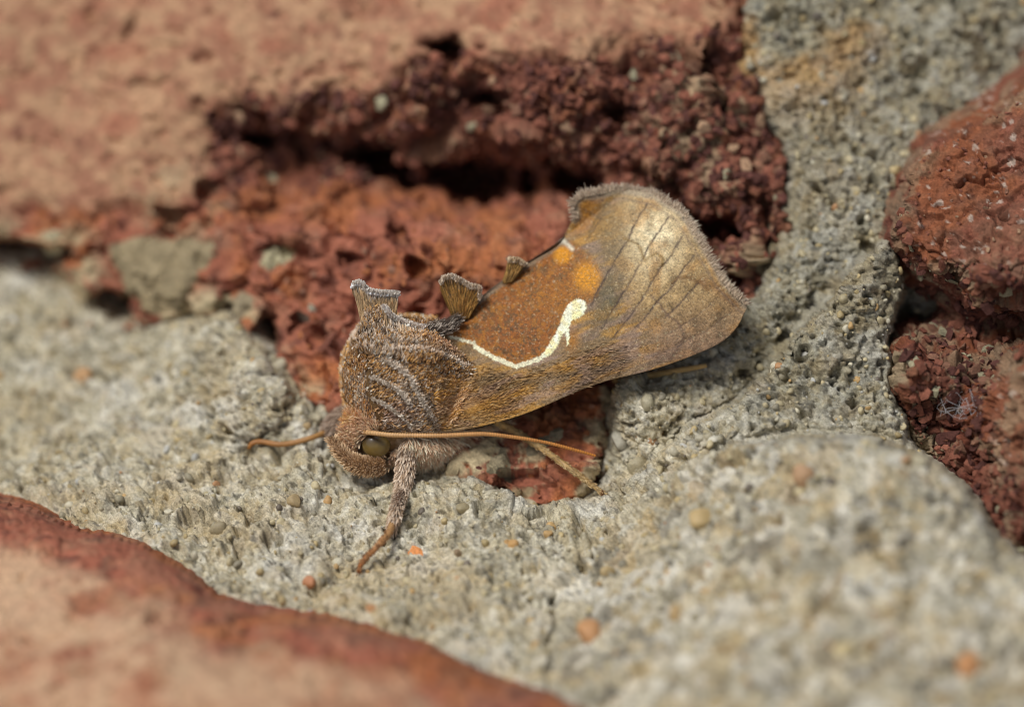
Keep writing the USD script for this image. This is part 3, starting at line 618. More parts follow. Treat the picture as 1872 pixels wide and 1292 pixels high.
VEINS = [[(1186, 372), (1150, 430), (1111, 504), (1080, 560)], [(1220, 398), (1180, 462), (1145, 526), (1100, 600)], [(1247, 432), (1210, 490), (1173, 545), (1120, 620)], [(1268, 468), (1240, 505), (1209, 543), (1160, 600)], [(1282, 512), (1250, 545), (1215, 580)],
         [(1310, 545), (1270, 580), (1220, 610)], [(1335, 570), (1290, 605), (1200, 650)], [(1060, 380), (1100, 400), (1070, 440)]]
def wing_color(u, v):
    q3 = np.stack([u, v, 0 * u], -1)
    # along-wing streaks
    ca, sa = math.cos(math.radians(-20)), math.sin(math.radians(-20))
    al, ac = u * ca + v * sa, -u * sa + v * ca
    n1 = fb(np.stack([al * .02, ac * .09, 0 * u], -1), 1.0, 4, 601); n2 = fb(q3, .11, 3, 602); n3 = fb(q3, .33, 2, 603); n4 = fb(q3, .035, 3, 604)
    base = mixc(np.tile(lin((138, 108, 74)), (len(u), 1)), lin((176, 128, 62)), sstep(.42, .66, n1))
    base = mixc(base, lin((150, 122, 108)), .65 * sstep(.5, .68, fb(np.stack([al * .03, ac * .1, 0 * u + 5], -1), 1.0, 4, 605)))
    # golden patch at the base, mauve strip by the leading edge
    base = mixc(base, lin((186, 132, 54)), .7 * np.exp(-((u - 885) / 60) ** 2 - ((v - 742 + (u - 885) * .3) / 22) ** 2))
    lead = (v - np.interp(u, [800, 960, 1110, 1240, 1360], [788, 756, 696, 660, 580]))
    base = mixc(base, lin((132, 110, 98)), .55 * np.exp(-((lead + 22) / 16) ** 2) * sstep(960, 1120, u))
    # outer pale field
    uu, vv = u + 14 * (n4 - .5) * 2, v + 14 * (n2 - .5)
    edge_in = np.interp(vv, [330, 480, 560, 620, 680], [1130, 1125, 1150, 1195, 1290])
    out = sstep(-28, 30, uu - edge_in)
    pale = mixc(np.tile(lin((172, 138, 92)), (len(u), 1)), lin((228, 204, 164)), 1.0 * np.exp(-((u - 1195) / 52) ** 2 - ((v - 435) / 65) ** 2) * (.2 + 1.4 * n2))
    pale = mixc(pale, lin((150, 118, 84)), sstep(520, 600, v + .25 * (u - 1250)))
    pale = mixc(pale, lin((168, 118, 58)), .5 * sstep(.5, .66, n4))
    base = mixc(base, pale, out)
    base = mixc(base, lin((122, 92, 80)), .45 * sstep(575, 640, v) * sstep(1150, 1230, u))
    base = base * (1 + .6 * (fb(q3, .07, 5, 630, .65) - .5) * 2 * sstep(-10, 40, uu - edge_in))[:, None]
    # dusky cloud beyond the comma
    base = mixc(base, lin((96, 86, 62)), .85 * np.exp(-((u - 1112 + (v - 540) * .15) / 26) ** 2 - ((v - 545) / 62) ** 2) * (.5 + n2))
    base = mixc(base, lin((120, 100, 70)), .7 * np.exp(-((u - 1115) / 34) ** 2 - ((v - 430) / 55) ** 2) * (.5 + n2))
    # bronze field
    P_B = shapely.Polygon([(806, 600), (824, 616), (866, 630), (905, 656), (945, 671), (985, 656), (1008, 640), (1024, 612), (1036, 585), (1062, 560), (1090, 540), (1100, 505), (1082, 470), (1050, 446), (1032, 438), (990, 466), (935, 500), (860, 562)])
    pts = shapely.points(np.stack([u + 4 * (n3 - .5), v + 4 * (n2 - .5)], -1))
    db = np.where(shapely.contains(P_B, pts), -1, 1) * shapely.distance(pts, P_B.exterior)
    sp1, sp2 = fb(q3, .26, 3, 611, .65), fb(q3, .045, 3, 612)
    bz = mixc(np.tile(lin((140, 80, 14)), (len(u), 1)), lin((92, 66, 30)), .85 * sstep(.5, .68, sp1 + .5 * (sp2 - .5) + .05 * np.exp(-((u - 945) / 50) ** 2 - ((v - 650) / 16) ** 2)))
    bz = mixc(bz, lin((158, 100, 18)), .7 * sstep(.54, .68, fb(q3, .13, 3, 613)))
    bz = mixc(bz, lin((132, 110, 74)), .4 * sstep(.64, .74, fb(q3, .24, 2, 614)))
    inb = sstep(8, -6, db) * (1 - .6 * sstep(1030, 1095, u) * sstep(560, 520, v))
    base = mixc(base, bz, inb)
    # orange along the cream line and about the comma
    line = [(822, 615), (866, 627), (869, 634), (905, 655), (945, 670), (985, 656), (1004, 642), (1018, 622)]
    dl = polyline_d(u, v, line)
    base = mixc(base, lin((168, 104, 18)), .75 * np.exp(-(dl / 9) ** 2) * (db < 0))
    base = mixc(base, lin((164, 102, 18)), .8 * np.exp(-((u - 1046) / 12) ** 2 - ((v - 622) / 22) ** 2))
    sp = np.maximum(np.exp(-(((u - 1073) / 24) ** 2 + ((v - 508) / 27) ** 2) ** 2), np.exp(-(((u - 1028) / 17) ** 2 + ((v - 466) / 17) ** 2) ** 2))
    base = mixc(base, lin((220, 146, 6)), np.clip(sp * (.75 + .7 * (n3 - .3)), 0, 1))
    base = mixc(base, lin((172, 112, 22)), .4 * np.exp(-((u - 1040) / 70) ** 2 - ((v - 545) / 45) ** 2) * (db < 4))
    base = mixc(base, lin((160, 102, 24)), .9 * np.exp(-(((u - 1072 + (v - 385) * .3) / 24) ** 2 + ((v - 392) / 36) ** 2) ** 1.5) * (.55 + .8 * n2))
    # veins and wavy lines
    for i, L in enumerate(VEINS):
        dv = polyline_d(u + 4 * (n2 - .5) + 12 * (n4 - .5), v + 3 * (n3 - .5), L); base = mixc(base, lin((74, 54, 44)), np.clip((.9 if i < 5 else .5) * (.35 + 1.1 * n2), 0, 1) * np.exp(-(dv / 2.0) ** 2))
    for L, c, wd, s in (([(1140, 436), (1165, 445), (1175, 466), (1178, 475), (1200, 463), (1210, 470), (1212, 485)], (128, 96, 40), 3, .7), ([(1228, 520), (1238, 508), (1260, 506), (1282, 518), (1295, 530)], (110, 76, 40), 4, .75),
                        ([(1285, 512), (1315, 532), (1345, 556)], (128, 82, 40), 9, .6), ([(1190, 540), (1205, 555), (1217, 573), (1237, 587), (1251, 612), (1240, 635), (1225, 655)], (104, 78, 62), 2.6, .7), ([(1095, 545), (1085, 600), (1060, 640)], (112, 86, 52), 8, .4),
                        ([(1075, 430), (1090, 400), (1110, 375)], (100, 78, 44), 3, .6)):
        dv = polyline_d(u + 5 * (n2 - .5), v + 4 * (n3 - .5), L); base = mixc(base, lin(c), s * np.exp(-(dv / wd) ** 2))
    # margin
    rim = polyline_d(u, v, [(1049, 395), (1045, 372), (1058, 356), (1135, 341), (1200, 354), (1252, 388), (1288, 446), (1328, 513), (1366, 553)])
    base = mixc(base, lin((160, 142, 122)), .8 * sstep(17, 7, rim + 5 * (n2 - .5)))
    base = mixc(base, lin((120, 98, 82)), .5 * np.exp(-((rim - 21) / 3) ** 2) * (u > 1120))
    ridge = polyline_d(u, v, [(815, 600), (850, 572), (900, 530), (935, 503), (990, 468), (1030, 441)])
    base = mixc(base, lin((122, 106, 84)), .75 * sstep(9, 3, ridge + 4 * (n3 - .5)))
    base = mixc(base, lin((226, 216, 190)), .85 * np.exp(-(polyline_d(u, v, [(1019, 442), (1030, 440), (1046, 455)]) / 4) ** 2))
    # cream line and comma
    cr = sstep(5.2, 3.0, dl + 5 * (n3 - .5) + np.where(u < 866, 1.4, 0))
    st = shapely.Polygon([(991, 654), (997, 640), (1008, 622), (1018, 606), (1024, 590), (1030, 573), (1036, 562), (1044, 553), (1054, 547), (1063, 547), (1070, 553), (1071, 563), (1066, 574), (1055, 582), (1044, 588), (1040, 598), (1041, 612), (1040, 630), (1037, 632), (1035, 616), (1033, 606), (1026, 616), (1018, 634), (1008, 646), (998, 653)])
    ps = shapely.points(np.stack([u + 3.0 * (n3 - .5), v + 3.0 * (n2 - .5)], -1)); ds = np.where(shapely.contains(st, ps), -1, 1) * shapely.distance(ps, st.exterior)
    base = mixc(base, lin((232, 224, 190)), np.clip(cr, 0, 1)); base = mixc(base, mixc(np.tile(lin((238, 226, 168)), (len(u), 1)), lin((246, 244, 214)), sstep(.35, .65, fb(q3, .12, 3, 651))), sstep(1.6, -1.2, ds + 4 * (fb(q3, .5, 2, 650) - .5)))
    # single dark and light scales
    base = base * (1 - .45 * sstep(.70, .78, fb(q3, .42, 2, 620)))[:, None]
    g = sstep(.72, .80, fb(q3, .38, 2, 621)) * (ds > 0); base = mixc(base, lin((196, 176, 140)), .45 * g)
    return base * mixc(np.tile([1.0, 1.06, 1.03], (len(u), 1)), np.array([1.0, 1.0, 1.0]), inb)
def dense_outline(O, n=10):
    O = np.array(O, float); from scipy.interpolate import CubicSpline
    Q = np.vstack([O, O[:1]]); t = np.r_[0, np.cumsum(np.linalg.norm(np.diff(Q, axis=0), axis=1))]
    return CubicSpline(t, Q, bc_type='periodic')(np.linspace(0, t[-1], len(O) * n, endpoint=False))
wo = dense_outline(WING_O, 8)
p2, t2, n2b, d2 = patch2d(wo, 1.9)
ww = w_wing(p2[:, 0], p2[:, 1])
q3 = np.stack([p2[:, 0], p2[:, 1], 0 * p2[:, 0]], -1)
fold = sum(np.exp(-(polyline_d(p2[:, 0], p2[:, 1], L) / 5) ** 2) for L in VEINS[:7])
ww = ww + -.022 * (fold - .3) * sstep(1040, 1140, p2[:, 0]) + .30 * (fb(q3, .012, 3, 640) - .5) + .05 * (fb(q3, .09, 3, 641) - .5) + .035 * (fb(q3, .35, 2, 642) - .5)
wc = wing_color(p2[:, 0], p2[:, 1])
fr = wp(p2[:, 0], p2[:, 1], ww); bk = fr - .05 * S_W
V, F = solid(fr, bk, t2, n2b); Cw = np.vstack([wc, wc * .7])
obj(MOTH, 'forewing', V, F, L_WING, Cw)
V2, F2 = mirror(V), F[:, ::-1]
obj(MOTH, 'forewing', V2 + .12 * S_W * 0, F2, L_WING, Cw, label='far wing behind the ridge')
# the margin's fringe
mo = wo[(wo[:, 0] > 1040) & ((wo[:, 1] < 400) | (wo[:, 0] > 1225)) & (wo[:, 1] < 560)]
ml = shapely.LineString(smooth_line(mo, 400)); n = 2300; s = rng.uniform(0, ml.length, n)
e = np.array([ml.interpolate(x).coords[0] for x in s]); e2 = np.array([ml.interpolate(min(x + 1, ml.length)).coords[0] for x in s]); tg = e2 - e; tg /= np.maximum(np.linalg.norm(tg, axis=1, keepdims=True), 1e-6)
out_ = np.stack([tg[:, 1], -tg[:, 0]], 1); out_ *= np.where(((e - np.array([1100, 560])) * out_).sum(1) < 0, -1, 1)[:, None]
ew = w_wing(e[:, 0], e[:, 1]); ln = rng.uniform(0, 7.5, n) * (1 + .3 * np.sin(s * .21 + 2 * np.sin(s * .037))); r0 = e - out_ * rng.uniform(2, 9, n)[:, None]; tp = e + out_ * ln[:, None] + rng.normal(size=(n, 2)) * 2.6
c0 = lin((206, 184, 156)) * rng.uniform(.7, 1.2, (n, 1)); c1 = mixc(np.tile(lin((212, 196, 174)), (n, 1)), lin((150, 124, 100)), rng.random(n) ** 1.8)
V, F, C = strips(wp(r0[:, 0], r0[:, 1], ew + .05 + .05 * rng.random(n)), wp(tp[:, 0], tp[:, 1], ew + rng.uniform(-.15, .2, n)), .038, c0, c1)
obj(MOTH, 'wing_fringe', V, F, L_FUR, C, kind='stuff', smooth=False)
# raised hair-scales on the leading half of the wing
u, v = sample([(790, 640), (940, 678), (1010, 660), (1100, 620), (1200, 640), (1240, 655), (1110, 692), (960, 752), (850, 782), (795, 780)], 5200)
_k = rng.random(len(u)) < sstep(0, 34, v - np.interp(u, [790, 940, 1010, 1100, 1200, 1240], [640, 678, 660, 620, 636, 650]) + 10 * rng.normal(size=len(u))); u, v = u[_k], v[_k]
c = wing_color(u, v); w = w_wing(u, v); L = rng.uniform(6, 12, len(u)); aa = rng.normal(-.33, .22, len(u))
V, F, C = strips(wp(u, v, w - .02), wp(u + L * np.cos(aa), v + L * np.sin(aa), w_wing(u + L * np.cos(aa), v + L * np.sin(aa)) + rng.uniform(.04, .14, len(u))), .045, c * rng.uniform(.75, 1.05, (len(u), 1)), c * rng.uniform(.95, 1.6, (len(u), 1)))
obj(MOTH, 'wing_scale', V, F, L_FUR, C, kind='stuff', smooth=False)

# --- shoulder flap over the wing root
TEG_O = [(700, 600), (735, 604), (775, 606), (815, 628), (846, 656), (866, 680), (848, 692), (815, 694), (790, 704), (792, 735), (800, 765), (805, 789), (775, 795), (735, 790), (700, 778), (680, 752), (668, 715), (668, 665), (680, 625)]
def w_teg(u, v, dist=None):
    if dist is None:
        pg = shapely.Polygon(TEG_O); pt = shapely.points(np.stack([u, v], -1)); dist = shapely.distance(pt, pg.exterior) * shapely.contains(pg, pt)
    return np.maximum(w_body(u, v), w_wing(u, v) * sstep(730, 830, u)) + .12 + .55 * np.sqrt(np.clip(dist / 60, 0, 1))
tp2, tt, tn, td = patch2d(dense_outline(TEG_O, 5), 4.0)
tw = w_teg(tp2[:, 0], tp2[:, 1], td); fr = wp(tp2[:, 0], tp2[:, 1], tw)
V, F = solid(fr, fr - .25 * S_W, tt, tn); obj(MOTH, 'shoulder_flap', V, F, L_BODY, np.tile(lin((104, 80, 52)), (len(V), 1)))

PALE = [[(701, 645), (732, 641), (766, 641), (797, 649), (823, 656), (846, 672)], [(697, 658), (719, 669), (736, 682), (751, 697), (758, 714), (769, 734), (782, 757), (790, 770), (802, 788)], [(675, 689), (697, 699), (719, 710), (736, 725), (745, 738)],
        [(678, 729), (701, 740), (719, 753), (735, 765), (752, 786)], [(699, 598), (719, 614), (734, 630)], [(650, 640), (668, 634), (684, 640)], [(655, 625), (672, 616)]]
def fur_tint(u, v, n):
    q = np.stack([u, v, 0 * u], -1)
    c = mixc(np.tile(lin((158, 122, 76)), (n, 1)), lin((178, 164, 146)), .85 * sstep(.48, .68, fb(q, .03, 3, 701)))
    c = mixc(c, lin((70, 48, 28)), .85 * (rng.random(n) < .33)); c = mixc(c, lin((190, 144, 78)), .8 * (rng.random(n) < .28)); c = mixc(c, lin((206, 196, 180)), .9 * (rng.random(n) < .16))
    c = mixc(c, lin((150, 112, 96)), .6 * np.exp(-((u - 715) / 30) ** 2 - ((v - 755) / 18) ** 2))
    c = mixc(c, lin((186, 154, 128)), .6 * np.exp(-((u - 820) / 40) ** 2 - ((v - 635) / 22) ** 2))
    d = np.min([polyline_d(u, v, L) for L in PALE], axis=0)
    tip = mixc(c * rng.uniform(.95, 1.35, (n, 1)), lin((206, 194, 178)), np.clip(1.0 * 1.15 * np.exp(-(d / 2.9) ** 2) + .35 * (rng.random(n) < .12), 0, 1))
    dk = sstep(4, 7, d) * sstep(16, 8, d) * .35
    return c * (1 - dk)[:, None], tip * (1 - dk)[:, None]
def granules(parent, name, P, r, col):
    m = trimesh.creation.icosphere(subdivisions=1); n = len(P); V = (np.array(m.vertices)[None] * (r[:, None, None] * rng.uniform(.6, 1.3, (n, 1, 3))) + P[:, None]).reshape(-1, 3)
    F = (np.array(m.faces)[None] + (np.arange(n) * len(m.vertices))[:, None, None]).reshape(-1, 3)
    obj(parent, name, V, F, L_FUR, np.repeat(col, len(m.vertices), 0), kind='stuff')
def coat(name, outline, n, wfun, ang, length, width=.05, lift=.18, tint=fur_tint, spread=.25, label=None, wl=0.0, parent=None, both=False):
    u, v = sample(outline, n); a = ang(u, v) + rng.normal(0, spread, n); L = length * rng.uniform(.6, 1.3, n) * (1.0 if np.ndim(length) == 0 else 1.0)
    w = wfun(u, v); c0, c1 = tint(u, v, n)
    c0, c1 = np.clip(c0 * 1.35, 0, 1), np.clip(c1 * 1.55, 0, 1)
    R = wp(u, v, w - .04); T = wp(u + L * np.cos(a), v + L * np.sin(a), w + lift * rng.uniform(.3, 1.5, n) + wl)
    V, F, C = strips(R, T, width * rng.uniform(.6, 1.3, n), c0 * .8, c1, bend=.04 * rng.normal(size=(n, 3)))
    if both:
        V, F, C = np.vstack([V, mirror(V)]), np.vstack([F, F[:, ::-1] + len(V)]), np.vstack([C, C])
    return obj(parent or MOTH, name, V, F, L_FUR, C, kind='stuff', smooth=False, label=label)
def pale_rows():
    Vs, Fs, Cs, o = [], [], [], 0
    for L in PALE:
        q = smooth_line(L, 400); k = rng.integers(0, 399, int(3.2 * shapely.LineString(L).length)); t = q[k + 1] - q[k]; t /= np.linalg.norm(t, axis=1, keepdims=True); nn = np.stack([t[:, 1], -t[:, 0]], 1)
        p = q[k] + nn * rng.normal(0, 1.3, (len(k), 1)); e = p + (nn * rng.uniform(1, 5, (len(k), 1)) + t * rng.normal(0, 2.5, (len(k), 1))); w = np.maximum(w_teg(p[:, 0], p[:, 1]), w_body(p[:, 0], p[:, 1])) + .16
        c = mixc(np.tile(lin((236, 226, 210)), (len(k), 1)), lin((176, 158, 136)), rng.random(len(k)) ** 2)
        V, F, C = strips(wp(p[:, 0], p[:, 1], w), wp(e[:, 0], e[:, 1], w + rng.uniform(.02, .16, len(k))), .085, c * .9, c); Vs.append(V); Fs.append(F + o); Cs.append(C); o += len(V)
    obj(MOTH, 'pale_line', np.vstack(Vs), np.vstack(Fs), L_FUR, np.vstack(Cs), kind='stuff', smooth=False, label='fine pale lines over the shoulders')
ang_teg = lambda u, v: np.where(v < 650, -1.0, -.5) + .3 * np.sin(v * .05)
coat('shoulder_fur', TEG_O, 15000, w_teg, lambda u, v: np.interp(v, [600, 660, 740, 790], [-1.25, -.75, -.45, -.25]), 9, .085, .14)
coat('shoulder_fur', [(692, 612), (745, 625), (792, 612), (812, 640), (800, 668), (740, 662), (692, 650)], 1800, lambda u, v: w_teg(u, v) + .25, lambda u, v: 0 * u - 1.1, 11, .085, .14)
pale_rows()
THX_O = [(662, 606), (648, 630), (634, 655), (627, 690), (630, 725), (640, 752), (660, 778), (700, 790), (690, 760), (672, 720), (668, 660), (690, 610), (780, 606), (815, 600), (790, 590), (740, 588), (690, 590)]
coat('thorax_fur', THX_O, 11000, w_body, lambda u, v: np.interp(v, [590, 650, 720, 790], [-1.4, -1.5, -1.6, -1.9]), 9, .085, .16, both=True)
def under_tint(u, v, n):  # fur tint lightened to include light bounced up from the mortar
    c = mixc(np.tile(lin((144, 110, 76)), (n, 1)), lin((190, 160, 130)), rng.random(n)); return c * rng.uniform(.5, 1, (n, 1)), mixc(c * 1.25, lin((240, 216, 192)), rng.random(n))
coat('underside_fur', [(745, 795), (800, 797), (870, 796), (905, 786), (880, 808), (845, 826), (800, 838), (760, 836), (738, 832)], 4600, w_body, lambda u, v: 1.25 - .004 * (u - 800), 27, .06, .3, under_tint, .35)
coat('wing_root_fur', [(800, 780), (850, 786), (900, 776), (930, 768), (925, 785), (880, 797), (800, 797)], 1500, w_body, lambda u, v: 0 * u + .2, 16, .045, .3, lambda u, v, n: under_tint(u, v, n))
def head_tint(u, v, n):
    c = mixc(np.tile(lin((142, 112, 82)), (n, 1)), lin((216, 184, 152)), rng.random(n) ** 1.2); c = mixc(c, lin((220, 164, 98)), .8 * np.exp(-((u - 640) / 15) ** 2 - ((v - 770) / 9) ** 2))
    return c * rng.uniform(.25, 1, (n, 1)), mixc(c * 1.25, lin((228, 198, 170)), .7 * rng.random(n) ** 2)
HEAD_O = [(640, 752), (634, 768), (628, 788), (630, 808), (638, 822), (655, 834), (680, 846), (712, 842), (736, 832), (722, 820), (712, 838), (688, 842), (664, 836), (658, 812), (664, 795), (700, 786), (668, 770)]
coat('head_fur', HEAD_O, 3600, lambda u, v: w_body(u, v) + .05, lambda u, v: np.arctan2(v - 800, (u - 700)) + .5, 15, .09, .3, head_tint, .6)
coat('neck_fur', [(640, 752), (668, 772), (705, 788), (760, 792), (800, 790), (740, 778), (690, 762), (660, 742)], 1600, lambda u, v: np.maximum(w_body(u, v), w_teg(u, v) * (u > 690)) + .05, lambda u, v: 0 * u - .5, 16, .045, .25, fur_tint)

# --- scale tufts of the back
def tuft(name, outline, wfun, base, top, n, colr, colt, thick=.3, label=None, tipw=.7, spread=3):
    p, t, nb, d = patch2d(dense_outline(outline, 4), 3.0)
    fr = wp(p[:, 0], p[:, 1], wfun(p[:, 0], p[:, 1]) + .18 * np.sqrt(np.clip(d / 15, 0, 1))); V, F = solid(fr, fr + min(thick, .35) * (FW * .8 - UP * .35), t, nb)
    x = obj(MOTH, name, V, F, L_BODY, (lin(colr) * .75) * (.6 + .8 * fb(V, 9.0, 2, 77))[:, None], label=label)
    b = smooth_line(base, 60); tl = smooth_line(top, 60); k = rng.random(n); kk = np.clip(k + rng.normal(0, .02, n), 0, 1)
    B = np.stack([np.interp(k, np.linspace(0, 1, 60), b[:, i]) for i in range(2)], 1); T = np.stack([np.interp(kk, np.linspace(0, 1, 60), tl[:, i]) for i in range(2)], 1)
    s0 = rng.uniform(0, .55, n); s1 = np.minimum(s0 + rng.uniform(.3, .6, n), rng.uniform(.93, 1.07, n)); R = B + (T - B) * s0[:, None]; Q = B + (T - B) * s1[:, None] + rng.normal(size=(n, 2)) * .8
    wr, wq = wfun(R[:, 0], R[:, 1]) + .24, wfun(Q[:, 0], Q[:, 1]) + rng.uniform(.26, .45, n)
    c0 = lin(colr) * rng.uniform(.3, 2.0, (n, 1)); c1 = mixc(c0 * 1.25, lin(colt), sstep(.9, 1.02, s1) * rng.uniform(.4, 1, n))
    V, F, C = strips(wp(R[:, 0], R[:, 1], wr), wp(Q[:, 0], Q[:, 1], wq), .05, c0, c1)
    m = n // 2; k = rng.random(m); T = np.stack([np.interp(k, np.linspace(0, 1, 60), tl[:, i]) for i in range(2)], 1)     # pale curled tips on the rim
    a = rng.uniform(-2.9, -.2, m); L = rng.uniform(2, 8, m) * tipw; w0 = wfun(T[:, 0], T[:, 1]) + rng.uniform(.0, .5, m)
    ct = mixc(np.tile(lin(colt), (m, 1)), lin(colr), .5 * rng.random(m))
    V2, F2, C2 = strips(wp(T[:, 0], T[:, 1] + rng.uniform(0, 7, m), w0), wp(T[:, 0] + L * np.cos(a), T[:, 1] + L * np.sin(a), w0 + rng.uniform(-.1, .25, m)), .085, ct * .9, ct)
    g = rng.random(260); T = np.stack([np.interp(g, np.linspace(0, 1, 60), tl[:, i]) for i in range(2)], 1) + rng.normal(size=(260, 2)) * 1.6
    granules(x, 'tuft_rim', wp(T[:, 0], T[:, 1] + 1.5, wfun(T[:, 0], T[:, 1]) + rng.uniform(.0, .5, 260)), rng.uniform(.035, .085, 260) * tipw, mixc(np.tile(np.clip(lin(colt), 0, .85), (260, 1)), lin(colr), rng.random(260) ** 3))
    obj(x, 'tuft_scale', np.vstack([V, V2]), np.vstack([F, F2 + len(V)]), L_FUR, np.vstack([C, C2]), kind='stuff', smooth=False)
tuft('thorax_crest', [(660, 625), (668, 585), (657, 552), (645, 522), (657, 518), (672, 532), (700, 537), (727, 538), (722, 556), (706, 566), (720, 600), (735, 640), (690, 640)], lambda u, v: np.interp(v, [520, 600, 650], [.75, .95, 1.5]), [(668, 625), (722, 612)], [(645, 521), (657, 517), (672, 531), (700, 536), (727, 537)], 2600,
     (166, 140, 104), (250, 246, 238), 1.2, 'tall front crest with white tipped rim', 1.0)
tuft('thorax_crest', [(703, 562), (714, 577), (742, 591), (776, 600), (788, 622), (772, 638), (742, 634), (712, 614)], lambda u, v: w_teg(u, v) * sstep(560, 640, v) + (1 - sstep(560, 640, v)) * 1.6 + .1, [(706, 622), (745, 645), (786, 640)], [(703, 561), (714, 576), (742, 590), (776, 599)], 2400,
     (166, 140, 106), (246, 238, 228), .3, 'low side crest with pale rim', 1.0)
tuft('back_tuft', [(834, 584), (820, 562), (808, 534), (805, 512), (819, 504), (838, 509), (856, 520), (871, 524), (876, 541), (868, 560), (854, 580)], lambda u, v: np.interp(v, [505, 580], [.75, .4]), [(832, 584), (856, 582)], [(806, 516), (812, 507), (824, 504), (840, 511), (858, 521), (876, 526), (877, 545)], 1800, (160, 122, 64), (236, 222, 202), .9, 'cup shaped tuft of scales', .8)
tuft('back_tuft', [(920, 516), (925, 492), (931, 473), (944, 476), (957, 483), (950, 500), (940, 512)], lambda u, v: 0 * u + .35, [(922, 518), (936, 514)], [(929, 474), (944, 475), (959, 482)], 600, (164, 130, 74), (226, 206, 174), .6, 'small fan shaped tuft', .8)
coat('crest_fur', [(668, 572), (690, 566), (712, 574), (724, 600), (738, 648), (654, 648), (660, 610)], 1500, lambda u, v: np.maximum(np.interp(v, [520, 600, 650], [.75, .95, 1.5]), w_teg(u, v)) + .36, lambda u, v: np.interp(u, [655, 735], [-1.75, -1.2]), 11, .085, .1)
def seam_tint(u, v, n):
    c = wing_color(np.clip(u + 14, 800, 1300), v) * rng.uniform(.8, 1.25, (n, 1)); return c, mixc(c * 1.15, lin((196, 170, 136)), (rng.random(n) < .3) * .8)
coat('wing_root_fur', [(786, 700), (815, 690), (862, 684), (858, 702), (836, 740), (822, 782), (796, 784), (786, 740)], 2600, lambda u, v: np.maximum(w_wing(u, v), w_teg(u, v) * (u < 800)) + .08, lambda u, v: 0 * u - .4, 15, .075, .14, seam_tint)
# dark hair between thorax and the first tuft
coat('back_fur', [(770, 596), (800, 590), (830, 580), (840, 590), (815, 612), (790, 612)], 900, lambda u, v: np.maximum(w_body(u, v), .6) + .3, lambda u, v: 0 * u - .45, 15, .05, .3, lambda u, v, n: (np.tile(lin((58, 48, 40)), (n, 1)), mixc(np.tile(lin((84, 70, 58)), (n, 1)), lin((176, 164, 150)), (rng.random(n) < .3) * 1.0)))

# --- eye, feelers, palp
ey = trimesh.creation.icosphere(subdivisions=4, radius=1.0); cen = wp(688, 811, float(w_body([688.0], [811.0])[0]) - .05)
EV = np.array(ey.vertices); basis = np.stack([c2w(AX) - TGT, c2w(HX) - TGT, S_W]); EV = (EV * np.array([.71, .69, .58])) @ basis + cen
hh = np.array(ey.vertices)[:, 1]
ec = mixc(np.tile(lin((112, 92, 46)), (len(EV), 1)), lin((66, 52, 32)), sstep(-.1, .7, hh))
obj(MOTH, 'eye', EV, np.array(ey.faces), L_EYE, ec)
def limb_d(p):
    return smooth_line(p, 60)
def tube_px(name, pts, parent, col, look_, sides=12, n=60, ring=0.0, frac=None, label=None, tipcol=None):
    """pts: (u, v, depth mm, radius px)."""
    s = smooth_line(pts, n); path = at(s[:, 0], s[:, 1], s[:, 2]); r = s[:, 3] * KPX
    if ring: r = r * (1 + ring * np.cos(np.arange(n) * np.pi))
    V, F = tube(path, r, sides); k = np.r_[np.repeat(np.linspace(0, 1, n), sides), 0, 1]
    C = mixc(np.tile(lin(col), (len(V), 1)), lin(tipcol or col), k); C = C * (.8 + .4 * fb(V, 3.0, 2, 801))[:, None]
    if ring: C = C * (1 + .22 * np.cos(np.r_[np.repeat(np.arange(n), sides), 0, 0] * np.pi))[:, None]
    return obj(parent, name, V, F, look_, C, label=label), path, r
def dpt(u, v, w): return float(mp(u, v, w)[..., 2])
_mtree = cKDTree(np.stack([mu, mvv], -1)); _md = (mv - TGT) @ FW
def md(u, v, up=.15): return float(np.min(_md[_mtree.query([u, v], k=12)[1]])) - up
tube_px('antenna', [(664, 789, dpt(664, 789, 1.9), 5.4), (680, 791, dpt(680, 791, 2.5), 4.4), (720, 795, dpt(720, 795, 3.3), 4.2), (800, 796, dpt(800, 796, 4.1), 4), (880, 793, dpt(880, 793, 4.3), 3.7), (940, 799, dpt(940, 799, 4.3), 3.4), (1000, 809, dpt(1000, 809, 4.2), 3), (1050, 822, dpt(1050, 822, 4.1), 3), (1089, 833, dpt(1089, 833, 4), 2)], MOTH, (190, 152, 104), L_LEG, 10, 190, .13, tipcol=(186, 118, 48))
q = [(640, 775), (700, 720), (800, 690), (900, 640), (1000, 590)]
tube_px('antenna', [(a, b, dpt(a, b, -w), r) for (a, b), w, r in zip(q, (1.2, 3.3, 4.0, 4.6, 5.0), (6, 6, 5.5, 4.5, 3))], MOTH, (186, 150, 104), L_LEG, 8, 120, .10, label='far feeler behind the body')
def hairy(parent, name, path, r, n, length, tint0, tint1, dirw):
    i = rng.integers(0, len(path), n); rd = rng.normal(size=(n, 3)); rd -= FW * .6; rd /= np.linalg.norm(rd, axis=1, keepdims=True)
    t = np.gradient(path, axis=0)[i]; t /= np.linalg.norm(t, axis=1, keepdims=True); rd -= (rd * t).sum(1)[:, None] * t; rd /= np.linalg.norm(rd, axis=1, keepdims=True)
    R = path[i] + rd * r[i][:, None] * .9 + t * rng.uniform(-.2, .2, (n, 1)); L = length * rng.uniform(.4, 1.5, (n, 1))
    c = mixc(np.tile(lin(tint0), (n, 1)), lin(tint1), rng.random(n))
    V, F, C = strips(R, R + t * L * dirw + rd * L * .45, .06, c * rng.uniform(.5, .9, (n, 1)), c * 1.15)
    obj(parent, name, V, F, L_FUR, C, kind='stuff', smooth=False)
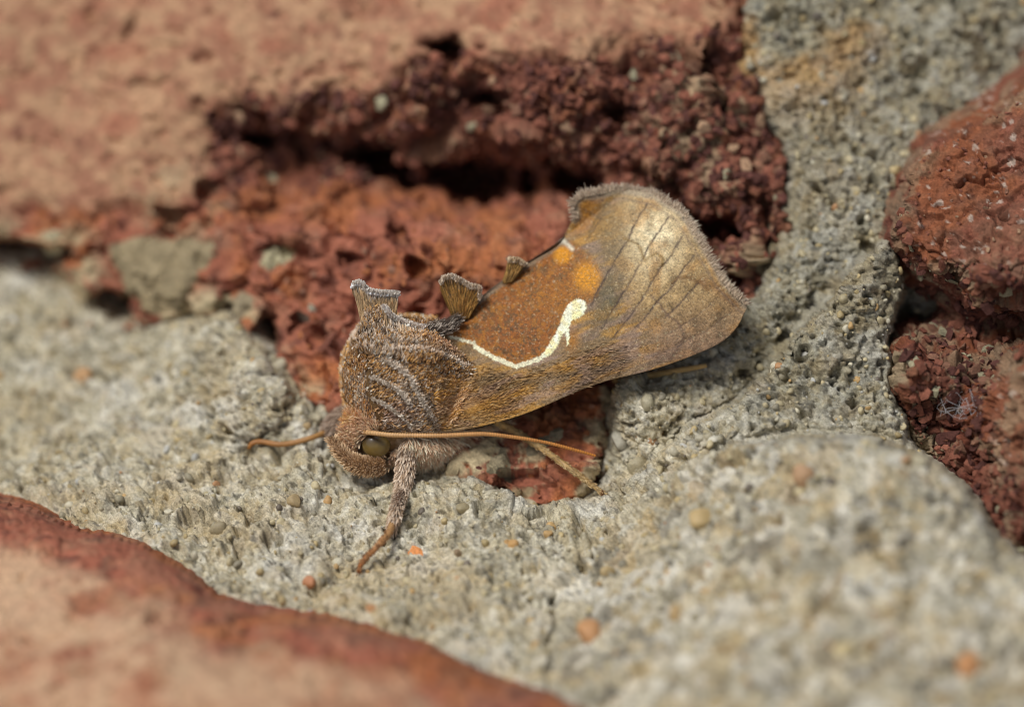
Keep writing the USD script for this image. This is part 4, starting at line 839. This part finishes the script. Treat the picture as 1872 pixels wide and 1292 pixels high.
x, pa, r = tube_px('palp', [(700, 848, dpt(700, 848, 1.7), 14), (672, 852, dpt(672, 852, 1.95), 16), (645, 845, dpt(645, 845, 2.05), 13), (626, 830, dpt(626, 830, 1.95), 9), (614, 815, dpt(614, 815, 1.8), 7.5), (608, 804, dpt(608, 804, 1.7), 6)], MOTH, (136, 104, 68), L_LEG)
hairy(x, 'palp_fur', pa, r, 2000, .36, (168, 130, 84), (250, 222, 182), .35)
x, pa, r = tube_px('palp', [(690, 846, dpt(690, 846, -.6), 14), (655, 846, dpt(655, 846, -.6), 12), (628, 826, dpt(628, 826, -.6), 8), (612, 800, dpt(612, 800, -.6), 5)], MOTH, (136, 104, 68), L_LEG)
# --- legs
d0, d1 = dpt(742, 800, 1.6), md(655, 1044)
leg, pa, r = tube_px('leg', [(748, 806, d0, 14), (742, 850, d0 - .5, 16), (735, 895, d0 - .8, 12), (724, 935, (d0 + d1) / 2 - .4, 9), (717, 962, (d0 + d1) / 2 - .5, 6.5)], MOTH, (128, 104, 86), L_LEG, label='furry front leg')
hairy(leg, 'leg_fur', pa, r, 2600, .28, (176, 146, 114), (240, 224, 202), .95)
tx_, tp_, tr_ = tube_px('tarsus', [(718, 955, (d0 + d1) / 2 - .5, 6.5), (708, 978, d1 * .8 + d0 * .2 - .3, 6), (690, 998, d1 - .2, 5.4), (672, 1016, d1 - .05, 5), (660, 1032, d1, 4.4), (655, 1046, d1 + .15, 3)], leg, (176, 138, 92), L_LEG, n=64, ring=.07, label='thin brown foot', tipcol=(156, 92, 44))
hairy(tx_, 'spine', tp_, tr_, 260, .13, (120, 84, 54), (176, 130, 84), .9)
d0, d1 = dpt(650, 748, -1.2), md(460, 812, .5)
leg, pa, r = tube_px('leg', [(662, 742, d0, 14), (640, 756, d0, 19), (615, 774, d0, 15), (600, 788, d0 + .2, 8)], MOTH, (118, 98, 82), L_LEG, label='far front leg')
hairy(leg, 'leg_fur', pa, r, 1500, .34, (140, 114, 92), (196, 176, 156), .9)
tube_px('tarsus', [(602, 786, d0 + .2, 5.5), (560, 803, min(md(560, 803, .5), d0 * .6 + d1 * .4), 5), (512, 812, md(512, 812, .4), 5), (474, 807, d1, 5), (460, 811, d1, 4.5), (455, 820, d1 + .1, 3)], leg, (160, 122, 74), L_LEG, tipcol=(150, 98, 46))
d1 = md(1102, 902)
leg, pa, r = tube_px('leg', [(905, 770, dpt(905, 770, 1.6), 6), (940, 788, dpt(940, 788, 1.5), 6.2), (985, 816, .5 * dpt(985, 816, 1.2) + .5 * d1, 5.8), (1040, 855, d1, 5.4), (1080, 884, d1, 4.6), (1100, 900, d1 + .05, 4)], MOTH, (176, 144, 92), L_LEG, label='straw coloured middle leg')
hairy(leg, 'leg_fur', pa, r, 500, .14, (150, 120, 78), (206, 180, 130), 1.2)
tube_px('tarsus', [(1098, 898, d1, 4.6), (1102, 905, d1 + .1, 3.5), (1104, 912, d1 + .3, 2)], leg, (112, 70, 38), L_LEG)
d1 = md(1292, 667, .1)
leg, pa, r = tube_px('leg', [(1120, 695, dpt(1120, 695, 1.2), 5), (1190, 686, .5 * dpt(1190, 686, 1.2) + .5 * d1, 5.5), (1240, 677, d1, 5.2), (1292, 668, d1, 4)], MOTH, (186, 152, 96), L_LEG, label='straw coloured hind leg under the wing')
